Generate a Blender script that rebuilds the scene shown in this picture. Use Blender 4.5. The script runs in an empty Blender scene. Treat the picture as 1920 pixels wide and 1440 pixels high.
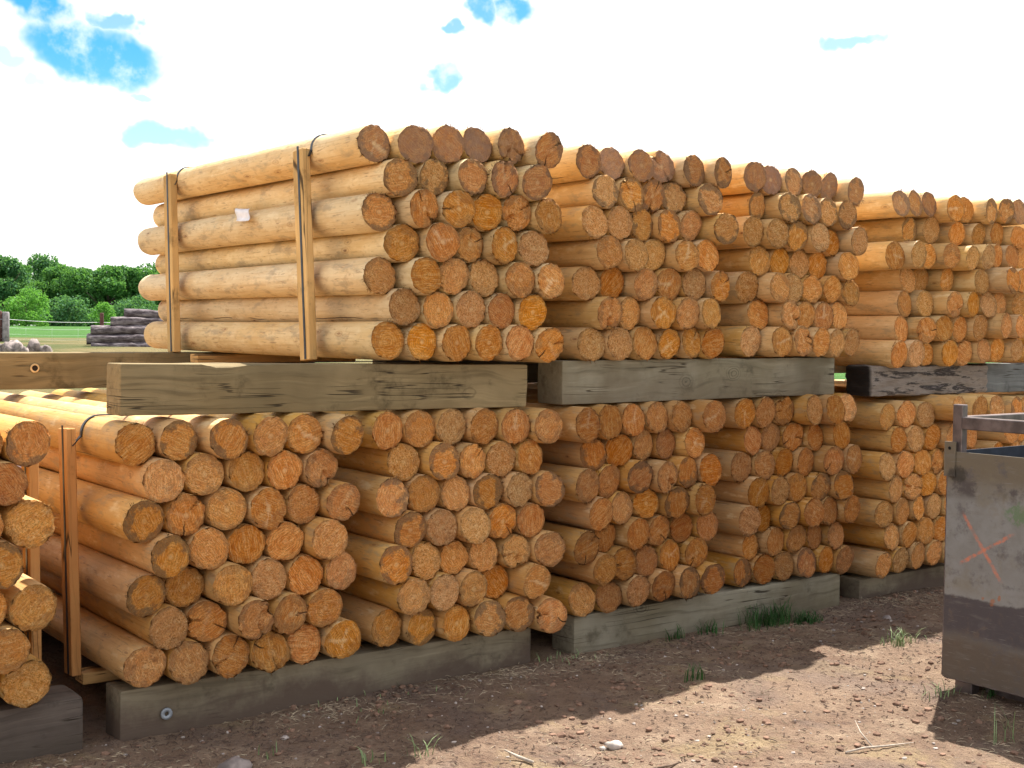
import bpy, bmesh, math, random
import numpy as np
from mathutils import Vector, Matrix, noise
R_ = math.radians
rng = np.random.RandomState(7)
random.seed(7)
scene = bpy.context.scene
COL = scene.collection

# ------------------------------------------------------------------ camera
YAW, PIT, ROLL = R_(37.2), R_(2.36), R_(0.69)
fw = Vector((math.sin(YAW)*math.cos(PIT), math.cos(YAW)*math.cos(PIT), -math.sin(PIT)))
rt = Vector((math.cos(YAW), -math.sin(YAW), 0)); up = rt.cross(fw)
r2 = rt*math.cos(ROLL)+up*math.sin(ROLL); u2 = -rt*math.sin(ROLL)+up*math.cos(ROLL)
cam = bpy.data.objects.new('camera', bpy.data.cameras.new('camera'))
cam.data.sensor_width = 36; cam.data.lens = 36*2382/1920
cam.data.clip_start = 0.05; cam.data.clip_end = 6000
cam.matrix_world = Matrix(((r2.x, u2.x, -fw.x, 0), (r2.y, u2.y, -fw.y, 0), (r2.z, u2.z, -fw.z, 1.48), (0, 0, 0, 1)))
COL.objects.link(cam); scene.camera = cam

# ------------------------------------------------------------------ light
SUN_AZ, SUN_EL = R_(59.5), R_(58.9)     # azimuth from +Y towards +X
sd = Vector((math.sin(SUN_AZ)*math.cos(SUN_EL), math.cos(SUN_AZ)*math.cos(SUN_EL), math.sin(SUN_EL)))
sun = bpy.data.objects.new('sun', bpy.data.lights.new('sun', 'SUN'))
sun.data.energy = 4.6; sun.data.angle = R_(0.53); sun.data.color = (1.0, 0.95, 0.87)
sun.rotation_euler = sd.to_track_quat('Z', 'Y').to_euler(); sun.location = (0, 0, 30)
COL.objects.link(sun)
scene.view_settings.view_transform = 'Standard'
scene.view_settings.look = 'None'
scene.view_settings.exposure = 1.4
scene.view_settings.gamma = 1.0
scene.view_settings.use_curve_mapping = False

# ------------------------------------------------------------------ node helper
class NT:
    def __init__(s, tree): s.t = tree; s.n = tree.nodes; s.l = tree.links
    def new(s, typ, **kw):
        nd = s.n.new(typ)
        ins = kw.pop('ins', {})
        for k, v in kw.items(): setattr(nd, k, v)
        for k, v in ins.items(): s.put(nd.inputs[k], v)
        return nd
    def put(s, sock, v):
        if isinstance(v, bpy.types.NodeSocket): s.l.new(v, sock)
        elif v is not None: sock.default_value = v
    def m(s, op, a, b=None, c=None, clamp=False):
        nd = s.n.new('ShaderNodeMath'); nd.operation = op; nd.use_clamp = clamp
        s.put(nd.inputs[0], a)
        if b is not None: s.put(nd.inputs[1], b)
        if c is not None: s.put(nd.inputs[2], c)
        return nd.outputs[0]
    def vm(s, op, a, b=None):
        nd = s.n.new('ShaderNodeVectorMath'); nd.operation = op
        s.put(nd.inputs[0], a)
        if b is not None:
            s.put(nd.inputs['Scale'] if op == 'SCALE' else nd.inputs[1], b)
        return nd.outputs['Value'] if op in ('LENGTH', 'DOT_PRODUCT', 'DISTANCE') else nd.outputs[0]
    def noise(s, vec, scale, detail=3, rough=.55, dist=0, col=False):
        nd = s.new('ShaderNodeTexNoise', ins={'Vector': vec, 'Scale': scale, 'Detail': detail, 'Roughness': rough, 'Distortion': dist})
        return nd.outputs['Color' if col else 'Fac']
    def ramp(s, fac, a, b, lo=0.0, hi=1.0, smooth=True):
        nd = s.new('ShaderNodeMapRange', interpolation_type='SMOOTHSTEP' if smooth else 'LINEAR',
                   ins={0: fac, 1: a, 2: b, 3: lo, 4: hi}); return nd.outputs[0]
    def mix(s, fac, a, b, typ='MIX'):
        nd = s.n.new('ShaderNodeMix'); nd.data_type = 'RGBA'; nd.blend_type = typ
        s.put(nd.inputs[0], fac)
        for i, v in ((6, a), (7, b)):
            if isinstance(v, tuple) and len(v) == 3: v = (*v, 1)
            s.put(nd.inputs[i], v)
        return nd.outputs[2]
    def xyz(s, v):
        nd = s.new('ShaderNodeSeparateXYZ', ins={0: v}); return nd.outputs
    def comb(s, x, y, z):
        return s.new('ShaderNodeCombineXYZ', ins={0: x, 1: y, 2: z}).outputs[0]

def material(name, rough=.8, spec=.25, metal=0):
    mt = bpy.data.materials.new(name); mt.use_nodes = True
    g = NT(mt.node_tree); bs = g.n['Principled BSDF']
    bs.inputs['Roughness'].default_value = rough
    bs.inputs['Specular IOR Level'].default_value = spec
    bs.inputs['Metallic'].default_value = metal
    return mt, g, bs
def bump(g, bs, h, strength=.5, dist=.01):
    b = g.new('ShaderNodeBump', ins={'Height': h, 'Strength': strength, 'Distance': dist})
    g.l.new(b.outputs[0], bs.inputs['Normal'])
def flat(name, col, rough=.8, metal=0, var=.25, scale=30, spec=.25):
    mt, g, bs = material(name, rough, spec, metal)
    tc = g.new('ShaderNodeTexCoord').outputs['Object']
    n = g.noise(tc, scale, 4)
    c = g.mix(g.ramp(n, .3, .7), tuple(c*(1-var) for c in col), tuple(min(1, c*(1+var)) for c in col))
    g.put(bs.inputs['Base Color'], c); bump(g, bs, n, .3, .004)
    return mt

# ------------------------------------------------------------------ world: nishita + broken white cloud
w = bpy.data.worlds.new('World'); scene.world = w; w.use_nodes = True
g = NT(w.node_tree); bg = g.n['Background']
sky = g.new('ShaderNodeTexSky', sky_type='NISHITA', sun_disc=False, sun_elevation=SUN_EL, sun_rotation=SUN_AZ)
sky.ozone_density = 1.0; sky.air_density = 1.0; sky.dust_density = 0.3
d = g.new('ShaderNodeTexCoord').outputs['Generated']
dx, dy, dz = g.xyz(d)[:3]
wn = g.noise(d, 9, 5, .62, col=True)
wx, wy, wz = g.xyz(wn)[:3]
az = g.m('ADD', g.m('ARCTAN2', dx, dy), g.m('MULTIPLY', g.m('SUBTRACT', wx, .5), .13))
el = g.m('ADD', g.m('ARCSINE', dz), g.m('MULTIPLY', g.m('SUBTRACT', wy, .5), .07))
holes = [(.307, .236, .021, .016, 1), (.338, .198, .036, .018, 1), (.352, .224, .012, .006, .8), (.386, .142, .020, .0075, .75),
         (.275, .0863, .018, .005, .5), (.610, .252, .013, .008, .9), (.640, .250, .015, .009, .95), (.5945, .197, .011, .009, .8),
         (.592, .2351, .0055, .004, .8), (.904, .2226, .017, .004, .65), (.268, .198, .010, .005, .5), (.288, .181, .008, .004, .45),
         (.371, .170, .008, .003, .6), (.160, .15, .05, .02, .8), (.05, .22, .06, .03, .9), (1.25, .19, .06, .015, .7)]
tot = None
for a0, e0, sx, sy, k in holes:
    u = g.m('DIVIDE', g.m('SUBTRACT', az, a0), sx*1.25); v = g.m('DIVIDE', g.m('SUBTRACT', el, e0), sy*1.25)
    # holes are slanted a little like the cloud streaks
    v = g.m('ADD', v, g.m('MULTIPLY', u, .35))
    q = g.m('ADD', g.m('MULTIPLY', u, u), g.m('MULTIPLY', v, v))
    o = g.ramp(q, .45, 1.7, k, 0)
    tot = o if tot is None else g.m('MAXIMUM', tot, o)
n1 = g.noise(d, 2.2, 6, .6)
n2 = g.noise(d, 22, 5, .6)
tot = g.m('MULTIPLY', tot, g.ramp(n2, .30, .50, .45, 1))
far = g.m('MULTIPLY', g.ramp(n1, .48, .60), g.ramp(dz, .34, .55))
mask = g.m('MAXIMUM', tot, far, clamp=True)
blue = g.new('ShaderNodeHueSaturation', ins={'Hue': .490, 'Saturation': 1.65, 'Value': .62, 'Color': sky.outputs[0]}).outputs[0]
cl = g.mix(g.ramp(g.noise(d, 3.5, 5), .35, .7), (5.5, 5.42, 5.35), (6.0, 5.9, 5.8))
g.put(bg.inputs['Color'], g.mix(mask, cl, blue)); bg.inputs['Strength'].default_value = .1

# measured logs: bundle, row, place, x, y, z, radius (mm), look of the cut end
LOGS = "U1,0,0,2654,4431,2227,77.9,x;U1,0,1,2817,4375,2234,79.6,d;U1,0,2,2980,4383,2251,78.4,g;U1,0,3,3140,4399,2266,76.6,g;U1,0,4,3301,4374,2275,78.1,k;U1,0,5,3465,4319,2265,77.6,c;U1,1,0,2740,4368,2094,77.5,d;U1,1,1,2913,4384,2110,77.1,p;U1,1,2,3079,4343,2122,78.8,d;U1,1,3,3240,4337,2127,79.6,c;U1,1,4,3401,4317,2122,78.9,d;U1,2,0,2668,4411,1954,78.1,d;U1,2,1,2839,4342,1975,77.4,c;U1,2,2,3003,4332,1984,77.8,c;U1,2,3,3163,4356,1981,78.7,o;U1,2,4,3320,4359,1988,78.1,k;U1,2,5,3479,4333,1986,78.3,r;U1,3,0,2768,4398,1833,78.8,r;U1,3,1,2929,4340,1845,79.0,x;U1,3,2,3089,4373,1843,77.8,c;U1,3,3,3249,4342,1846,80.5,x;U1,3,4,3409,4346,1841,78.9,p;U1,4,0,2679,4421,1699,77.6,r;U1,4,1,2855,4346,1703,77.4,o;U1,4,2,3012,4379,1708,78.4,r;U1,4,3,3171,4382,1707,78.6,p;U1,4,4,3330,4337,1703,77.2,r;U1,4,5,3487,4318,1703,77.8,x;U1,5,0,2770,4376,1575,76.7,p;U1,5,1,2931,4371,1566,77.5,r;U1,5,2,3090,4362,1570,78.9,p;U1,5,3,3250,4363,1567,78.6,o;U1,5,4,3408,4348,1566,78.1,o;U1,6,0,2694,4381,1438,79.1,o;U1,6,1,2853,4373,1433,77.2,o;U1,6,2,3012,4351,1430,77.6,o;U1,6,3,3171,4342,1432,77.6,o;U1,6,4,3330,4334,1432,78.2,o;U1,6,5,3487,4324,1424,77.5,c;U2,0,0,3749,4387,2251,77.3,o;U2,0,1,3907,4410,2259,76.3,g;U2,0,2,4065,4380,2259,76.8,o;U2,0,3,4225,4413,2271,77.7,k;U2,0,4,4389,4358,2262,78.7,d;U2,0,5,4549,4321,2261,76.5,c;U2,1,0,3836,4369,2121,78.6,p;U2,1,1,3995,4367,2120,78.8,c;U2,1,2,4154,4396,2125,78.2,c;U2,1,3,4309,4413,2130,75.6,p;U2,1,4,4472,4328,2128,77.4,r;U2,2,0,3765,4357,1978,77.2,p;U2,2,1,3922,4364,1982,77.6,p;U2,2,2,4080,4384,1988,77.7,d;U2,2,3,4238,4365,1989,79.6,d;U2,2,4,4392,4377,2000,73.3,r;U2,2,5,4557,4299,1990,78.8,d;U2,3,0,3847,4347,1847,76.3,r;U2,3,1,4006,4340,1841,75.4,p;U2,3,2,4160,4390,1850,76.4,p;U2,3,3,4318,4323,1850,77.0,x;U2,3,4,4472,4341,1859,77.3,o;U2,4,0,3767,4414,1703,79.0,p;U2,4,1,3926,4418,1710,77.5,o;U2,4,2,4087,4359,1707,76.5,r;U2,4,3,4244,4369,1715,76.9,x;U2,4,4,4405,4361,1719,78.1,p;U2,4,5,4569,4343,1713,79.4,c;U2,5,0,3857,4349,1567,79.0,k;U2,5,1,4013,4389,1572,77.4,r;U2,5,2,4173,4328,1577,78.8,x;U2,5,3,4332,4326,1576,77.7,r;U2,5,4,4487,4323,1581,76.9,r;U2,6,0,3780,4386,1427,78.0,p;U2,6,1,3938,4367,1431,78.5,p;U2,6,2,4096,4368,1434,78.2,o;U2,6,3,4250,4366,1430,75.7,x;U2,6,4,4403,4368,1439,76.2,c;U2,6,5,4556,4374,1436,76.9,o;U3,0,0,4850,4388,2274,78.4,d;U3,0,1,5007,4425,2273,78.1,g;U3,0,2,5165,4407,2274,77.9,d;U3,0,3,5322,4416,2277,74.1,d;U3,0,4,5476,4429,2276,73.6,g;U3,0,5,5634,4375,2259,77.4,o;U3,1,0,4927,4441,2135,73.0,d;U3,1,1,5081,4356,2134,79.0,p;U3,1,2,5241,4350,2136,79.5,r;U3,1,3,5399,4366,2132,77.6,p;U3,1,4,5554,4364,2125,78.2,p;U3,2,0,4845,4388,1999,79.4,p;U3,2,1,5004,4366,1997,78.8,p;U3,2,2,5163,4373,1992,79.2,d;U3,2,3,5323,4355,1994,80.4,p;U3,2,4,5482,4410,1977,72.6,o;U3,2,5,5645,4351,1989,77.1,p;U3,3,0,4930,4421,1857,77.8,r;U3,3,1,5086,4421,1858,75.2,o;U3,3,2,5245,4426,1853,75.3,p;U3,3,3,5399,4434,1853,76.3,o;U3,3,4,5569,4360,1853,78.7,o;U3,4,0,4846,4426,1720,79.7,p;U3,4,1,5007,4346,1721,78.5,r;U3,4,2,5163,4392,1725,76.9,p;U3,4,3,5323,4404,1721,76.2,r;U3,4,4,5482,4396,1728,73.6,o;U3,4,5,5647,4402,1714,76.0,r;U3,5,0,4935,4426,1582,78.6,o;U3,5,1,5094,4345,1583,77.9,k;U3,5,2,5253,4389,1583,75.4,o;U3,5,3,5408,4390,1580,78.5,x;U3,5,4,5562,4412,1588,75.7,o;U3,6,0,4855,4401,1446,78.3,p;U3,6,1,5017,4333,1445,78.9,x;U3,6,2,5177,4329,1449,79.0,k;U3,6,3,5333,4341,1444,77.3,o;U3,6,4,5490,4364,1440,76.7,r;U3,6,5,5646,4388,1442,78.4,p;U4,0,0,6077,4406,2228,76.3,g;U4,0,1,6233,4423,2239,74.9,g;U4,0,2,6389,4440,2248,74.1,g;U4,0,3,6555,4375,2229,78.4,x;U4,0,4,6722,4422,2236,77.6,o;U4,0,5,6890,4354,2235,77.5,d;U4,0,6,7052,4357,2248,77.0,d;U4,0,7,7208,4366,2252,78.8,g;U4,1,0,6286,4496,2092,80.0,d;U4,1,1,6456,4469,2104,81.0,p;U4,1,2,6652,4427,2088,73.2,o;U4,1,3,6839,4404,2092,73.1,r;U4,1,4,7006,4388,2104,74.1,o;U4,1,5,7175,4346,2092,72.8,o;U4,2,0,6012,4391,1931,79.3,x;U4,2,1,6169,4345,1941,77.7,p;U4,2,2,6328,4401,1943,74.7,o;U4,2,3,6482,4345,1950,75.7,r;U4,2,4,6640,4309,1942,73.1,p;U4,2,5,6791,4303,1953,75.0,p;U4,2,6,6943,4344,1969,74.6,o;U4,2,7,7094,4338,1971,73.1,o;U4,2,8,7267,4365,1974,77.3,o;U4,3,0,6253,4475,1809,78.8,p;U4,3,1,6408,4506,1815,75.4,p;U4,3,2,6562,4426,1817,74.6,x;U4,3,3,6746,4314,1809,75.1,p;U4,3,4,6918,4216,1822,75.4,d;U4,3,5,7085,4262,1826,72.8,o;U4,4,0,6189,4448,1665,78.5,r;U4,4,1,6352,4426,1671,78.8,p;U4,4,2,6517,4338,1670,77.1,k;U4,4,3,6678,4323,1673,77.1,o;U4,4,4,6858,4337,1677,80.6,p;U4,4,5,7029,4378,1686,75.8,r;U4,4,6,7197,4342,1687,78.4,r;U4,5,0,6136,4427,1521,75.0,o;U4,5,1,6299,4373,1517,79.2,c;U4,5,2,6456,4365,1528,76.7,o;U4,5,3,6620,4369,1525,78.0,o;U4,5,4,6784,4341,1536,77.3,p;U4,5,5,6957,4277,1549,74.9,r;U4,5,6,7136,4285,1548,71.8,o;U4,6,0,6058,4380,1377,77.9,o;U4,6,1,6215,4378,1383,79.0,p;U4,6,2,6372,4423,1379,70.7,o;U4,6,3,6528,4371,1385,77.0,o;U4,6,4,6689,4383,1386,76.3,o;U4,6,5,6849,4354,1400,73.9,r;U4,6,6,7003,4364,1407,74.3,o;U4,6,7,7160,4329,1405,73.3,p;L0,0,0,1244,4246,1097,76.7,d;L0,0,1,1091,4237,1103,74.6,r;L0,1,0,1162,4228,969,73.4,o;L0,1,1,1007,4174,981,73.7,r;L0,2,0,1245,4234,834,80.4,r;L0,2,1,1079,4194,848,73.0,o;L0,3,0,1147,4208,711,74.7,d;L0,3,1,993,4154,731,72.6,r;L0,4,0,1261,4251,552,79.4,r;L0,4,1,1103,4240,570,73.4,o;L0,5,0,1168,4210,430,74.2,r;L0,5,1,1016,4172,453,72.1,r;L0,6,0,1267,4354,275,82.7,p;L0,6,1,1108,4362,293,75.1,r;L1,0,0,1652,4377,1066,76.9,o;L1,0,1,1810,4368,1073,76.7,d;L1,0,2,1981,4319,1074,74.7,d;L1,0,3,2145,4311,1079,76.1,r;L1,0,4,2305,4347,1078,77.1,x;L1,0,5,2465,4297,1071,77.0,d;L1,1,0,1738,4332,934,79.5,r;L1,1,1,1899,4352,946,77.0,r;L1,1,2,2066,4348,948,77.4,r;L1,1,3,2223,4350,943,77.4,o;L1,1,4,2380,4349,943,76.9,k;L1,2,0,1664,4328,795,77.8,d;L1,2,1,1826,4345,802,78.0,c;L1,2,2,1986,4349,812,79.1,r;L1,2,3,2149,4333,804,78.4,x;L1,2,4,2307,4358,807,77.1,r;L1,2,5,2470,4335,805,79.1,c;L1,3,0,1752,4304,665,77.8,d;L1,3,1,1914,4340,672,78.6,r;L1,3,2,2070,4358,672,76.2,o;L1,3,3,2231,4358,669,76.0,o;L1,3,4,2388,4293,671,78.5,r;L1,4,0,1678,4343,528,77.9,d;L1,4,1,1836,4384,534,76.4,r;L1,4,2,1994,4309,535,78.8,r;L1,4,3,2155,4343,535,78.1,p;L1,4,4,2314,4350,531,78.3,o;L1,4,5,2472,4352,531,77.0,r;L1,5,0,1764,4347,399,76.2,p;L1,5,1,1920,4377,398,77.0,c;L1,5,2,2080,4291,400,76.6,k;L1,5,3,2237,4323,394,78.3,c;L1,5,4,2395,4340,396,78.2,r;L1,6,0,1681,4361,269,78.8,r;L1,6,1,1841,4352,262,79.1,r;L1,6,2,2003,4344,264,78.6,c;L1,6,3,2161,4336,257,78.1,c;L1,6,4,2318,4365,261,77.1,o;L1,6,5,2477,4341,259,80.7,x;L2,0,0,2696,4379,1074,79.0,o;L2,0,1,2861,4393,1075,78.1,r;L2,0,2,3020,4395,1077,78.1,p;L2,0,3,3179,4379,1074,78.7,r;L2,0,4,3338,4367,1069,78.9,x;L2,0,5,3499,4340,1066,78.1,r;L2,1,0,2780,4390,941,77.8,p;L2,1,1,2949,4340,938,77.5,d;L2,1,2,3106,4362,931,76.2,c;L2,1,3,3262,4371,931,77.5,p;L2,1,4,3420,4368,931,77.4,o;L2,2,0,2704,4348,803,79.0,d;L2,2,1,2863,4364,808,78.3,r;L2,2,2,3026,4369,799,77.0,r;L2,2,3,3183,4352,796,77.9,d;L2,2,4,3345,4341,795,77.8,p;L2,2,5,3506,4334,788,79.7,d;L2,3,0,2789,4348,667,77.7,d;L2,3,1,2947,4347,665,78.5,p;L2,3,2,3106,4333,661,78.5,p;L2,3,3,3264,4355,663,77.6,c;L2,3,4,3423,4359,654,76.8,o;L2,4,0,2701,4313,539,78.2,d;L2,4,1,2866,4347,532,76.6,p;L2,4,2,3028,4381,525,74.4,o;L2,4,3,3183,4382,524,75.5,r;L2,4,4,3344,4361,522,76.9,k;L2,4,5,3511,4334,522,79.7,r;L2,5,0,2788,4313,399,77.9,r;L2,5,1,2946,4325,397,77.7,p;L2,5,2,3106,4343,390,79.0,r;L2,5,3,3264,4413,392,75.8,o;L2,5,4,3427,4318,388,78.2,x;L2,6,0,2704,4387,267,78.1,r;L2,6,1,2867,4372,254,78.1,d;L2,6,2,3028,4355,250,76.7,o;L2,6,3,3189,4336,254,79.0,d;L2,6,4,3351,4344,251,78.8,d;L2,6,5,3510,4314,230,79.6,c;L3,0,0,3713,4323,1065,79.5,x;L3,0,1,3873,4355,1072,80.3,o;L3,0,2,4031,4369,1075,77.2,x;L3,0,3,4192,4377,1082,76.9,r;L3,0,4,4349,4370,1081,77.4,r;L3,0,5,4515,4315,1080,78.7,x;L3,1,0,3797,4382,926,77.2,d;L3,1,1,3956,4384,935,78.2,o;L3,1,2,4117,4392,951,74.3,r;L3,1,3,4271,4400,950,74.3,r;L3,1,4,4430,4362,951,76.0,x;L3,2,0,3720,4327,791,78.9,r;L3,2,1,3883,4370,797,77.8,r;L3,2,2,4047,4334,809,77.7,d;L3,2,3,4211,4321,801,76.4,k;L3,2,4,4366,4341,812,76.9,d;L3,2,5,4523,4342,816,78.4,o;L3,3,0,3807,4331,656,77.7,o;L3,3,1,3966,4369,667,77.0,r;L3,3,2,4125,4375,677,74.1,o;L3,3,3,4293,4337,671,77.2,d;L3,3,4,4451,4304,677,78.0,x;L3,4,0,3717,4325,508,78.7,c;L3,4,1,3890,4402,531,72.1,o;L3,4,2,4055,4349,540,77.3,o;L3,4,3,4212,4376,538,78.1,c;L3,4,4,4381,4395,535,73.4,o;L3,4,5,4545,4379,536,75.6,r;L3,5,0,3825,4319,400,74.5,r;L3,5,1,3978,4359,405,78.2,c;L3,5,2,4137,4380,401,75.5,r;L3,5,3,4299,4386,411,75.4,x;L3,5,4,4464,4372,409,75.3,c;L3,6,0,3751,4392,258,77.1,r;L3,6,1,3904,4382,255,74.2,r;L3,6,2,4059,4348,270,77.3,p;L3,6,3,4225,4350,275,78.9,c;L3,6,4,4385,4334,276,79.7,d;L3,6,5,4548,4336,276,79.9,d;L4,0,0,4839,4415,1079,80.0,x;L4,0,1,4999,4419,1079,79.9,p;L4,0,2,5159,4436,1082,78.7,k;L4,0,3,5320,4363,1085,80.1,p;L4,0,4,5481,4355,1084,79.5,o;L4,0,5,5637,4401,1088,76.3,r;L4,1,0,4930,4441,936,76.5,o;L4,1,1,5088,4461,943,77.3,r;L4,1,2,5253,4451,941,78.1,c;L4,1,3,5414,4433,935,74.7,o;L4,1,4,5573,4385,943,78.1,o;L4,2,0,4850,4444,803,79.0,p;L4,2,1,5014,4431,805,78.4,r;L4,2,2,5170,4435,811,76.4,o;L4,2,3,5334,4429,805,78.3,r;L4,2,4,5497,4373,807,77.8,c;L4,2,5,5657,4363,810,78.9,x;L4,3,0,4935,4399,669,79.2,x;L4,3,1,5094,4392,669,78.2,p;L4,3,2,5251,4415,674,77.1,r;L4,3,3,5415,4390,669,77.3,d;L4,3,4,5574,4362,670,79.0,d;L4,4,0,4856,4385,532,79.2,p;L4,4,1,5012,4435,528,71.9,o;L4,4,2,5171,4389,534,77.1,d;L4,4,3,5330,4360,541,76.9,o;L4,4,4,5493,4389,536,77.2,r;L4,4,5,5653,4365,534,78.9,r;L4,5,0,4931,4445,387,71.3,o;L4,5,1,5092,4416,400,79.0,o;L4,5,2,5249,4409,401,75.9,r;L4,5,3,5410,4422,403,73.2,r;L4,5,4,5573,4408,392,77.1,r;L4,6,0,4852,4423,262,77.2,d;L4,6,1,5014,4420,262,78.8,o;L4,6,2,5170,4424,265,76.4,r;L4,6,3,5327,4402,267,78.7,d;L4,6,4,5482,4398,270,75.4,o;L4,6,5,5644,4400,252,79.2,r;L5,0,0,5970,4384,1029,76.9,r;L5,0,1,6135,4376,1039,78.2,o;L5,0,2,6298,4363,1032,76.9,p;L5,0,3,6461,4254,1069,73.8,r;L5,0,4,6617,4222,1067,73.3,r;L5,0,5,6768,4205,1070,72.9,r;L5,1,0,6050,4364,897,77.3,o;L5,1,1,6208,4362,898,76.6,p;L5,1,2,6378,4369,901,77.2,o;L5,1,3,6536,4338,900,76.7,r;L5,1,4,6690,4325,901,76.3,o;L5,2,0,5947,4359,752,77.8,p;L5,2,1,6109,4358,755,76.3,o;L5,2,2,6271,4357,760,75.2,o;L5,2,3,6429,4370,754,74.5,k;L5,2,4,6586,4359,753,74.9,o;L5,2,5,6740,4344,755,75.6,r;L5,3,0,6028,4358,620,77.2,r;L5,3,1,6187,4361,624,76.0,k;L5,3,2,6345,4370,631,74.2,o;L5,3,3,6506,4364,626,74.7,o;L5,3,4,6664,4353,624,75.2,r;L5,4,0,5944,4373,482,77.9,r;L5,4,1,6110,4369,489,77.5,r;L5,4,2,6267,4374,495,76.4,d;L5,4,3,6422,4378,493,77.3,p;L5,4,4,6577,4372,492,76.0,o;L5,4,5,6730,4365,488,75.7,r;L5,5,0,6025,4375,349,77.4,r;L5,5,1,6179,4369,349,76.0,o;L5,5,2,6339,4370,358,77.8,r;L5,5,3,6494,4371,353,76.1,o;L5,5,4,6646,4360,352,75.5,r;L5,6,0,5950,4372,195,76.6,d;L5,6,1,6104,4370,210,77.1,p;L5,6,2,6260,4364,219,77.8,r;L5,6,3,6414,4361,223,76.1,r;L5,6,4,6566,4356,217,75.3,r;L5,6,5,6717,4349,216,75.8,o"
# ------------------------------------------------------------------ object helpers
def link(o, parent=None):
    COL.objects.link(o)
    if parent is not None: o.parent = parent
    return o
def mesh(name, verts, faces, mats, mi=None, smooth=True):
    me = bpy.data.meshes.new(name); me.from_pydata([tuple(v) for v in verts], [], [tuple(f) for f in faces])
    for m_ in (mats if isinstance(mats, (list, tuple)) else [mats]): me.materials.append(m_)
    if mi is not None: me.polygons.foreach_set('material_index', mi)
    me.polygons.foreach_set('use_smooth', [smooth]*len(me.polygons)); me.update()
    return me
def obj(name, me, parent=None, loc=(0, 0, 0), rot=(0, 0, 0)):
    o = bpy.data.objects.new(name, me); o.location = loc; o.rotation_euler = rot
    return link(o, parent)
def tag(o, label=None, cat=None, group=None, kind=None):
    if label: o['label'] = label
    if cat: o['category'] = cat
    if group: o['group'] = group
    if kind: o['kind'] = kind
    return o
def empty(name, loc=(0, 0, 0), rz=0):
    o = bpy.data.objects.new(name, None); o.location = loc; o.rotation_euler = (0, 0, rz); o.empty_display_size = .1
    return link(o)
def box_mesh(name, lo, hi, mat, bevel=.004, seg=2, cuts=None, rough=0, seed=0, fn=None):
    bm = bmesh.new(); bmesh.ops.create_cube(bm, size=1)
    lo = Vector(lo); hi = Vector(hi)
    for v in bm.verts: v.co = Vector([lo[i]+(v.co[i]+.5)*(hi[i]-lo[i]) for i in range(3)])
    if bevel: bmesh.ops.bevel(bm, geom=bm.edges[:], offset=bevel, segments=seg, affect='EDGES', profile=.6)
    if cuts:
        for ax, n in enumerate(cuts):
            for k in range(1, n):
                co = [0, 0, 0]; co[ax] = lo[ax]+(hi[ax]-lo[ax])*k/n; no = [0, 0, 0]; no[ax] = 1
                bmesh.ops.bisect_plane(bm, geom=bm.verts[:]+bm.edges[:]+bm.faces[:], plane_co=co, plane_no=no)
    if rough or fn:
        bm.normal_update()
        for v in bm.verts:
            if rough:
                p = v.co*6+Vector((seed, 0, 0)); v.co += v.normal*noise.noise(p)*rough + v.normal*noise.noise(v.co*25)*rough*.4
            if fn: fn(v)
    me = bpy.data.meshes.new(name); bm.to_mesh(me); bm.free(); me.materials.append(mat)
    me.polygons.foreach_set('use_smooth', [True]*len(me.polygons))
    try: me.set_sharp_from_angle(angle=R_(35))
    except Exception: pass
    return me
def tube(pts, rad, sides=8, cap=True):
    """verts, faces of a tube along pts; rad a number or a list"""
    V = []; F = []
    n = len(pts); pts = [Vector(p) for p in pts]
    for i, p in enumerate(pts):
        t = (pts[min(i+1, n-1)]-pts[max(i-1, 0)]).normalized()
        a = t.orthogonal().normalized() if i == 0 else (a - t*a.dot(t)).normalized()
        b = t.cross(a); r = rad[i] if isinstance(rad, (list, tuple)) else rad
        for k in range(sides):
            th = 2*math.pi*k/sides; V.append(p+a*math.cos(th)*r+b*math.sin(th)*r)
    for i in range(n-1):
        for k in range(sides):
            F.append((i*sides+k, i*sides+(k+1) % sides, (i+1)*sides+(k+1) % sides, (i+1)*sides+k))
    if cap: F.append(tuple(range(sides))[::-1]); F.append(tuple((n-1)*sides+k for k in range(sides)))
    return V, F
def join(parts):
    V = []; F = []
    for v, f in parts:
        o = len(V); V += list(v); F += [tuple(i+o for i in q) for q in f]
    return V, F

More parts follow.
